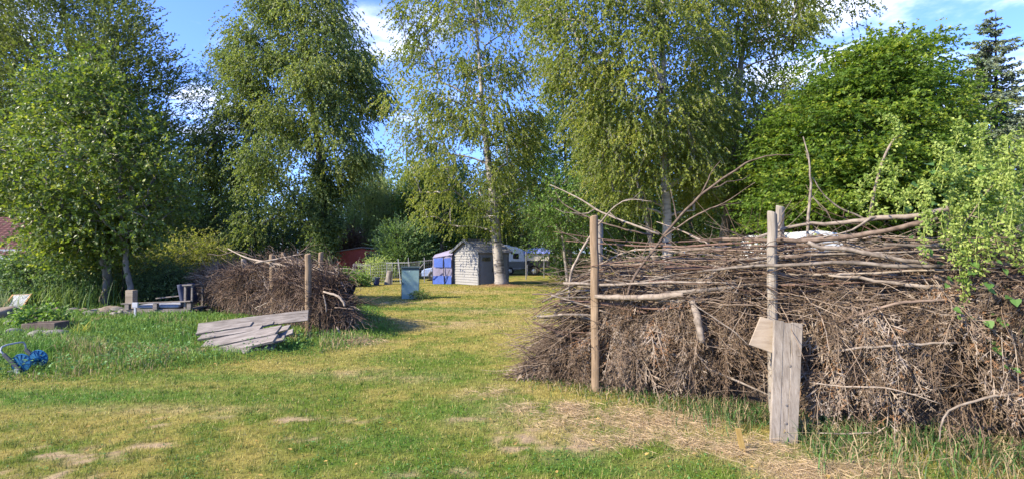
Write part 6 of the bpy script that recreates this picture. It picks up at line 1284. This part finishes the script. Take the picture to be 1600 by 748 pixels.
# ---------------------------------------------------------------- wire fence and poles
def fence():
    root = empty('wire_fence', (-6.5, 27.5, 0), 'wire mesh fence with grey posts and white top pipes in front of the red hut', 'fence'); z = np.array([0, 0, 1.])
    posts = [(552, 412, 27.6), (579, 413, 27.2), (604, 410, 26.8), (613, 411, 26.4), (640, 410, 26.6), (655, 409, 27), (676, 406, 27.4)]; tops = [P(*q) for q in posts]
    for t in tops:
        mb = MB(); mb.tube([np.array([t[0], t[1], -.1]), t], .019, 6); mb.build('post', M['galv'], root)
    mb = MB()
    for a, b in zip(tops[:-1], tops[1:]):
        for k in range(8): f = k / 7; mb.tube([a * np.array([1, 1, f]) + z * .04, b * np.array([1, 1, f]) + z * .04], .0045, 4)
        n = 7
        for k in range(1, n): q = a + (b - a) * k / n; mb.tube([q, np.array([q[0], q[1], .04])], .005, 4)
    mb.build('wire_mesh', M['galv'], root)
    mb = MB(); mb.tube([P(603, 410.5, 26.75), P(640, 410, 26.55), P(655, 408, 26.95), P(678, 406, 27.35)], .018, 6); mb.tube([P(552, 413, 27.55), P(579, 413.5, 27.15)], .009, 6); mb.build('top_pipe', M['white_pipe'], root)
    for lab, a, b, m, r in (('white pole leaning to the left over the fence beside the green cabinet', (622, 404, 26.2), (626, 442, 26.0), 'white_pipe', .022), ('thin white pole standing upright above the green cabinet', (638, 402, 27.4), (639, 442, 27.4), 'white_pipe', .017), ('thin pale pole standing upright between the cabinet and the blue tent', (663, 402, 27.8), (663, 442, 27.8), 'white_pipe', .02),
                            ('white pipe bracing the fence diagonally right of the green cabinet', (663, 410, 27.3), (650, 425, 27.0), 'white_pipe', .017), ('pale pole leaning against the blue tent', (677, 415, 26.3), (668, 430, 26.4), 'white_pipe', .022)):
        mb = MB(); q0 = P(*a); q1 = P(*b); q1[2] = max(0, q1[2]) ; mb.tube([q1, (q0 + q1) / 2, q0], r, 6); tag(mb.build('pole', M[m]), lab, 'pole')
    for lab, px, top, d, r in (('tall grey metal pole standing on the grass just left of the trailer', 822, 389, 31.0, .035), ('grey metal pole standing in front of the covered trailer', 850, 396, 33.0, .03), ('pale thin pole at the right of the trailer', 872, 398, 35.0, .03)):
        mb = MB(); t = P(px, top, d); mb.tube([np.array([t[0], t[1], -.2]), t], r, 6); tag(mb.build('pole', M['galv']), lab, 'pole')
    # stump, bucket by the fence
    c = P(606, 443, 26.0); c[2] = 0; mb = MB(); mb.lathe(c, (.15, 0, 1), [(.01, 0), (.20, 0), (.15, .3), (.14, .68), (.12, .72), (.01, .72)], 10); tag(mb.build('tree_stump', M['bark_pale']), 'pale tree stump standing at the wire fence left of the green cabinet', 'stump')
    c = P(588, 444, 25.6); c[2] = 0; mb = MB(); mb.lathe(c, (0, 0, 1), [(.01, .02), (.13, 0), (.18, .36), (.19, .38), (.165, .37), (.12, .05), (.01, .05)], 16); b = mb.build('bucket', M['darkblue_plastic']); tag(b, 'dark blue bucket standing on the grass at the wire fence', 'bucket')
    mb = MB(); mb.tube([c + np.array([-.19, 0, .36]), c + np.array([-.1, -.1, .44]), c + np.array([.1, -.1, .44]), c + np.array([.19, 0, .36])], .008, 5); mb.build('handle', M['galv'], b)
fence()

# ---------------------------------------------------------------- left garden corner
def bench():
    d = 12.6; o = P(193, 497, d); o[2] = Hs(o[0], o[1]) - .03; x = nrm(np.array([1, .02, 0])); y = np.array([-x[1], x[0], 0]); z = np.array([0, 0, 1.]); B = np.stack([x, y, z], 1); L = 1.68; D = .85
    root = empty('pallet_bench', tuple(o), 'low garden bench built from old grey pallets in the long grass', 'bench'); p = lambda u, v, h: o + x * u + y * v + z * h
    for v in (.0, .42, .82):
        mb = MB(); mb.box(p(L / 2, v, .11), (L, .03, .15), B); mb.build('stringer', M['old_wood'], root, bevel=.005)
    mb = MB()
    for i in range(7): mb.box(p(L / 2, .06 + i * .125, .20), (L, .095, .022), B)
    mb.build('seat', M['old_wood'], root, bevel=.004)
    for u in (.1, .78, 1.60):
        mb = MB(); mb.box(p(u, .0, .27), (.10, .09, .15), B); mb.build('block', M['old_wood'], root, bevel=.004)
    mb = MB(); mb.beam(p(-.04, -.0, .34), p(1.64, .0, .40), .10, .028); mb.build('front_rail', M['old_wood'], root, bevel=.004)
    mb = MB(); mb.beam(p(.25, .82, .40), p(1.35, .82, .52), .09, .03); mb.build('back_rail', M['old_wood'], root, bevel=.004)
    for v in (.05, .78):
        mb = MB(); mb.beam(p(1.46, v, .2), p(1.46, v, .78), .05, .05, x); mb.build('back_post', M['old_wood'], root, bevel=.004)
    mb = MB(); mb.beam(p(1.42, .0, .79), p(1.66, .0, .80), .07, .03); mb.beam(p(1.64, .02, .38), p(1.64, .02, .78), .04, .04, x); mb.beam(p(1.46, .05, .76), p(1.46, .78, .76), .05, .04); mb.build('side_frame', M['old_wood'], root, bevel=.004)
    def cushion(label, c, size, rot, mat):
        mb = MB(); n = 10; U, Vv = np.meshgrid(np.linspace(-1, 1, n), np.linspace(-1, 1, n)); bul = (1 - U ** 4) * (1 - Vv ** 4); V = []
        for sg in (1, -1): V.append(np.stack([U * size[0] / 2, Vv * size[1] / 2, sg * size[2] / 2 * (.45 + .55 * bul)], -1).reshape(-1, 3))
        i, j = np.meshgrid(np.arange(n - 1), np.arange(n - 1), indexing='ij'); k = (i * n + j); F = np.stack([k, k + 1, k + n + 1, k + n], -1).reshape(-1, 4); V = np.concatenate(V); rim = list(range(n)) + [n - 1 + n * r for r in range(1, n)] + [n * n - 1 - r for r in range(1, n)] + [n * (n - 1) - n * r for r in range(1, n - 1)]
        W = V @ np.asarray(rot).T + c; mb.add(W, F); mb.f.append(F[:, ::-1] + n * n); mb.f.append(np.array([(a, n * n + a, n * n + b, b) for a, b in zip(rim, rim[1:] + rim[:1])])); o_ = mb.build('cushion', M[mat], smooth_=True); tag(o_, label, 'cushion', 'cushions on the pallet bench')
    cushion('pale grey seat cushion on the left half of the pallet bench', p(.52, .38, .26), (.52, .72, .11), B, 'cushion_grey'); cushion('pale grey seat cushion on the right half of the pallet bench', p(1.06, .38, .27), (.50, .72, .12), B, 'cushion_grey')
    a = R(12); Rr = B @ np.array([[math.sin(a), 0, math.cos(a)], [0, 1, 0], [-math.cos(a), 0, math.sin(a)]]); cushion('navy back cushion propped upright at the right end of the pallet bench', p(1.34, .35, .56), (.50, .62, .17), Rr, 'cushion_navy')
    mb = MB(); c = P(205, 487, 12.95); c[2] = o[2]; mb.box(c + z * .32, (.185, .18, .66), B); tag(mb.build('wooden_block', M['ply'], bevel=.006), 'square wooden block standing at the foot of the young tree', 'block')
    c = P(211, 497, 12.3); c[2] = Hs(c[0], c[1]); mb = MB(); mb.box(c + z * .18, (.045, .03, .36), B); mb.box(c + z * .31, (.13, .04, .12), B); tag(mb.build('garden_marker', M['lantern'], bevel=.004), 'small white marker on a stake in front of the pallet bench', 'marker')
bench()
def rocks():
    spots = [(92, 492, 13.2, .26, 'stone_tan'), (118, 488, 13.4, .18, 'stone'), (133, 490, 13.3, .15, 'stone_tan'), (148, 492, 13.1, .20, 'stone'), (160, 490, 13.2, .17, 'stone'), (170, 492, 13.2, .23, 'stone_tan'), (183, 491, 13.2, .18, 'stone'), (192, 497, 12.9, .16, 'stone'), (142, 500, 12.8, .15, 'stone'), (165, 500, 12.9, .17, 'stone_tan'), (180, 503, 12.6, .14, 'stone'),
             (108, 499, 12.9, .15, 'stone'), (12, 503, 12, .40, 'stone_tan'), (18, 520, 10.8, .19, 'stone'), (40, 519, 10.9, .10, 'stone'), (20, 536, 9.3, .20, 'stone'), (58, 541, 9.2, .22, 'stone'), (84, 541, 9.2, .22, 'stone'), (100, 540, 9.3, .16, 'stone_tan'), (128, 552, 8.8, .15, 'stone'), (142, 548, 8.9, .13, 'stone_tan')]
    labs = ['broad tan stone at the left end of the stone row', 'grey stone second in the stone row', 'small tan stone with rough top in the stone row', 'grey stone in the middle of the stone row', 'grey rounded stone in front of the twin trunks', 'large tan stone at the foot of the twin trunks', 'grey stone just left of the pallet bench', 'low grey stone touching the left corner of the pallet bench', 'grey stone lying loose in front of the stone row', 'tan stone below the largest one in the row', 'small grey stone lowest in front of the row by the bench',
            'grey stone beneath the leafy clump end of the row', 'wide pale flat stone below the deck chair', 'white-grey flat stone on the bank near the left edge', 'small pale stone left of the clay trough', 'round pale stone above the hose reel', 'dark rounded stone below the clay trough', 'large grey mossy boulder below the clay trough', 'tan stone at the right end of the mossy boulder', 'grey stone sunk in dry weeds right of the boulder', 'last tan stone sunk in the dry weeds on the bank']
    for i, ((px, py, d, r, m), lab) in enumerate(zip(spots, labs)):
        g = np.random.default_rng(200 + i); bm = bmesh.new(); bmesh.ops.create_icosphere(bm, subdivisions=3, radius=1); sc = np.array([r * g.uniform(.9, 1.3), r * g.uniform(.6, .9), r * g.uniform(.45, .7)]); ds = g.normal(0, 1, (5, 3)); ds /= np.linalg.norm(ds, axis=1)[:, None]
        for v in bm.verts:
            c = np.array(v.co)
            for q in ds:
                k = c @ q
                if k > .72: c = c - q * (k - .72) * .85
            c = c * (1 + .12 * (fbm(np.array([c[0] * 2 + i]), np.array([c[1] * 2 + c[2] * 1.7]), i)[0] - .5)); v.co = c * sc
        me = bpy.data.meshes.new('stone'); bm.to_mesh(me); bm.free(); me.materials.append(M[m]); me.polygons.foreach_set('use_smooth', np.ones(len(me.polygons), bool)); o = bpy.data.objects.new('stone', me); COL.objects.link(o)
        q = P(px, py, d); o.location = (q[0], q[1], Hs(q[0], q[1]) + sc[2] * .38); o.rotation_euler = (g.normal(0, .15), g.normal(0, .15), g.uniform(0, 6)); tag(o, lab, 'stone', 'stones edging the garden corner')
rocks()
def corner_things():
    z = np.array([0, 0, 1.])
    # clay trough with compost and a leafy plant above it
    c = P(71, 533, 9.75); c[2] = Hs(c[0], c[1]) + .04; x = nrm(np.array([1, .06, .03])); y = np.array([-x[1], x[0], 0]); B = np.stack([x, y, z], 1)
    mb = MB(); w, dd, h, t = .60, .32, .20, .03
    for s in (-1, 1): mb.box(c + y * s * dd / 2 + z * h / 2, (w, t, h), B); mb.box(c + x * s * (w / 2 - t / 2) + z * h / 2, (t, dd - t, h), B)
    mb.box(c + z * .03, (w - 2 * t, dd - t, .05), B); o = mb.build('planter_trough', M['clay'], bevel=.012); tag(o, 'weathered clay planting trough set on the stones of the bank', 'planter'); mb = MB(); mb.box(c + z * .12, (w - 2 * t - .004, dd - t - .004, .12), B); mb.build('soil', M['compost'], o)
    mb = MB(); q = P(70, 510, 10.3); mb.box(np.array([q[0], q[1], q[2] - .02]), (.72, .45, .05), basis((1, .15, .06), (0, -.2, 1))); tag(mb.build('slate_slab', M['old_wood'], bevel=.01), 'dark flat slab lying behind the clay trough under the leafy plant', 'slab')
    tree('potted_plant', 'yellow-green leafy plant spilling over the slab behind the clay trough', 'plant', 10.4, [(62, 515, .012), (60, 500, .01), (58, 480, .006)], [(35, 500), (48, 484), (60, 480), (75, 490), (92, 500), (88, 512), (44, 512)], 34, .14, 12, 7, .075, .75, 'broad', 'ash', 'bark', 51, .9, twl=.2, nostem=True)
    # reed-like tufts
    g = np.random.default_rng(66)
    def tuft(name, label, px, py, d, n, hgt, spread, c0):
        q = P(px, py, d); zb = Hs(q[0], q[1]); root = empty(name, (q[0], q[1], zb), label, 'plant'); a = g.uniform(0, 6.283, n); ln = np.abs(g.normal(.25, .25, n)); h = hgt * g.uniform(.55, 1.1, n); K = 6; t = np.linspace(0, 1, K); b0 = np.stack([q[0] + g.normal(0, spread, n), q[1] + g.normal(0, spread, n), np.full(n, zb)], 1)
        pts = b0[:, None] + np.stack([np.cos(a)[:, None] * (ln * h)[:, None] * t ** 2 * 1.6, np.sin(a)[:, None] * (ln * h)[:, None] * t ** 2 * 1.6, h[:, None] * (t - .35 * ln[:, None] * t ** 3)], -1)
        s = np.stack([-np.sin(a), np.cos(a), np.zeros(n)], 1); w = .011 * (1 - t ** 2 * .93); V = np.stack([pts - s[:, None] * w[None, :, None], pts + s[:, None] * w[None, :, None]], 2).reshape(-1, 3); i, k = np.meshgrid(np.arange(n), np.arange(K - 1), indexing='ij'); b = (i * K + k) * 2
        col = np.repeat(np.array(c0)[None] * g.uniform(.7, 1.4, (n, 1)), K * 2, 0); mb = MB(); mb.add(V, np.stack([b, b + 1, b + 3, b + 2], -1).reshape(-1, 4), col=col); mb.build('leaves', M['blade'], root)
    tuft('reed_tuft', 'tuft of long strap leaves standing between the deck chair and the stone row', 88, 487, 13.6, 90, .85, .3, (.14, .20, .035))
    tuft('reed_tuft', 'tall dark reeds in front of the twin trunks', 140, 484, 14.2, 160, 1.15, .45, (.06, .11, .028))
    tuft('reed_tuft', 'grey strap leaves sprouting at the far left edge beside the deck chair', 2, 478, 13.0, 60, .75, .2, (.15, .19, .08))
    tuft('yellow_tuft', 'small tuft of yellow blades in the long grass of the bank', 132, 530, 9.4, 22, .35, .08, (.34, .33, .06))
    # deck chair
    q = P(24, 487, 13.3); zb = Hs(q[0], q[1]); root = empty('deck_chair', (q[0], q[1], zb), 'wooden deck chair with a pale grey sling at the left edge of the garden', 'deck chair')
    tl, tr, bl, br = P(20, 461, 13.6), P(49, 459.5, 13.45), P(3, 482, 13.0), P(32, 484, 12.85)
    for a, b in ((tl, bl), (tr, br)):
        mb = MB(); mb.beam(a + (a - b) * .03, b - (a - b) * .1, .035, .045); mb.build('side_rail', M['orange_wood'], root, bevel=.004)
        mb = MB(); m_ = a * .45 + b * .55; f = np.array([m_[0] + .12, m_[1] + .42, zb]); mb.beam(a * .6 + b * .4 , np.array([a[0] + .02, a[1] + .28, zb]), .03, .03, (1, 0, 0)); mb.build('leg', M['orange_wood'], root, bevel=.004)
        mb = MB(); mb.beam(b, np.array([b[0] - .02, b[1] - .05, zb]), .03, .03, (1, 0, 0)); mb.build('leg', M['orange_wood'], root, bevel=.004)
    
    for q0, q1 in ((tl, tr), (bl, br)): mb = MB(); mb.beam(q0, q1, .03, .03); mb.build('cross_bar', M['orange_wood'], root, bevel=.004)
    mb = MB(); n = 9; U, Vv = np.meshgrid(np.linspace(.05, .95, n), np.linspace(0, 1, n)); A = tl + (tr - tl) * U[..., None] + ((bl - tl) * (1 - U[..., None]) + (br - tr) * U[..., None]) * Vv[..., None] - np.array([0, -.3, .6]) * (.10 * np.sin(np.pi * Vv))[..., None] + np.array([0, 0, .02]); i, j = np.meshgrid(np.arange(n - 1), np.arange(n - 1), indexing='ij'); k = i * n + j; F = np.stack([k, k + n, k + n + 1, k + 1], -1).reshape(-1, 4); mb.add(A.reshape(-1, 3), F); mb.build('sling', M['sling'], root, smooth_=True)
    # twin dark trunks beside the bench belong to a mossy tree
    tree('mossy_tree', 'mossy old trunk standing behind the stone row left of the bench', 'tree', 14.4, [(166, 489, .12), (164, 460, .115), (163, 430, .11), (160, 395, .09)], [(110, 350), (150, 330), (210, 345), (205, 385), (150, 395), (110, 385)], 45, .5, 18, 8, .10, .7, 'broad', 'linden', 'bark', 53, .8, twl=.5)
corner_things()
def hose_reel():
    y = nrm(np.array([-.10, .99, 0])); x = np.array([y[1], -y[0], 0]); z = np.array([0, 0, 1.]); c = P(33, 577, 6.75); c[2] = max(c[2], .16); root = empty('hose_reel', (c[0], c[1], Hs(c[0], c[1])), 'empty blue hose reel with a grey handle lying in the grass at the left edge', 'hose reel')
    p = lambda u, v, h: c + x * u + y * v + z * h; r = .118
    for v in (0, .27):
        mb = MB(); mb.lathe(p(0, v, 0), y, [(.03, -.012), (r * .96, -.006), (r, -.012), (r + .006, 0), (r, .012), (r * .96, .006), (.03, .012)], 32)
        for k in range(12):
            a = k * math.pi / 6; e = x * math.cos(a) + z * math.sin(a)
            for sg in (-1, 1): mb.beam(p(0, v, 0) + y * sg * .012 + e * .03, p(0, v, 0) + y * sg * .010 + e * r * .97, .007, .010, y)
        mb.build('flange', M['reel_blue'], root, smooth_=False)
    mb = MB(); mb.lathe(p(0, -.02, 0), y, [(1e-3, 0), (.03, 0), (.03, .31), (1e-3, .31)], 16); mb.build('drum', M['reel_blue'], root)
    for v in (-.035, .305):
        mb = MB(); mb.beam(p(.02, v, -.09), p(-.19, v, .13), .045, .022, y); mb.beam(p(.02, v, -.09), p(-.14, v, -.11), .035, .022, y); mb.build('side_frame', M['reel_grey'], root, bevel=.006)
    mb = MB(); mb.tube([p(-.17, -.035, .11), p(-.23, -.035, .17), p(-.235, 0, .215), p(-.22, .05, .232), p(-.2, .22, .235), p(-.2, .28, .225), p(-.195, .305, .19), p(-.18, .305, .12)], .012, 10); mb.build('handle', M['reel_bar'], root, smooth_=True)
    mb = MB(); mb.lathe(p(-.02, -.05, -.095), y, [(1e-3, 0), (.035, 0), (.035, .025), (1e-3, .025)], 16); mb.lathe(p(-.02, .30, -.095), y, [(1e-3, 0), (.035, 0), (.035, .025), (1e-3, .025)], 16); mb.build('wheel', M['reel_bar'], root)
hose_reel()
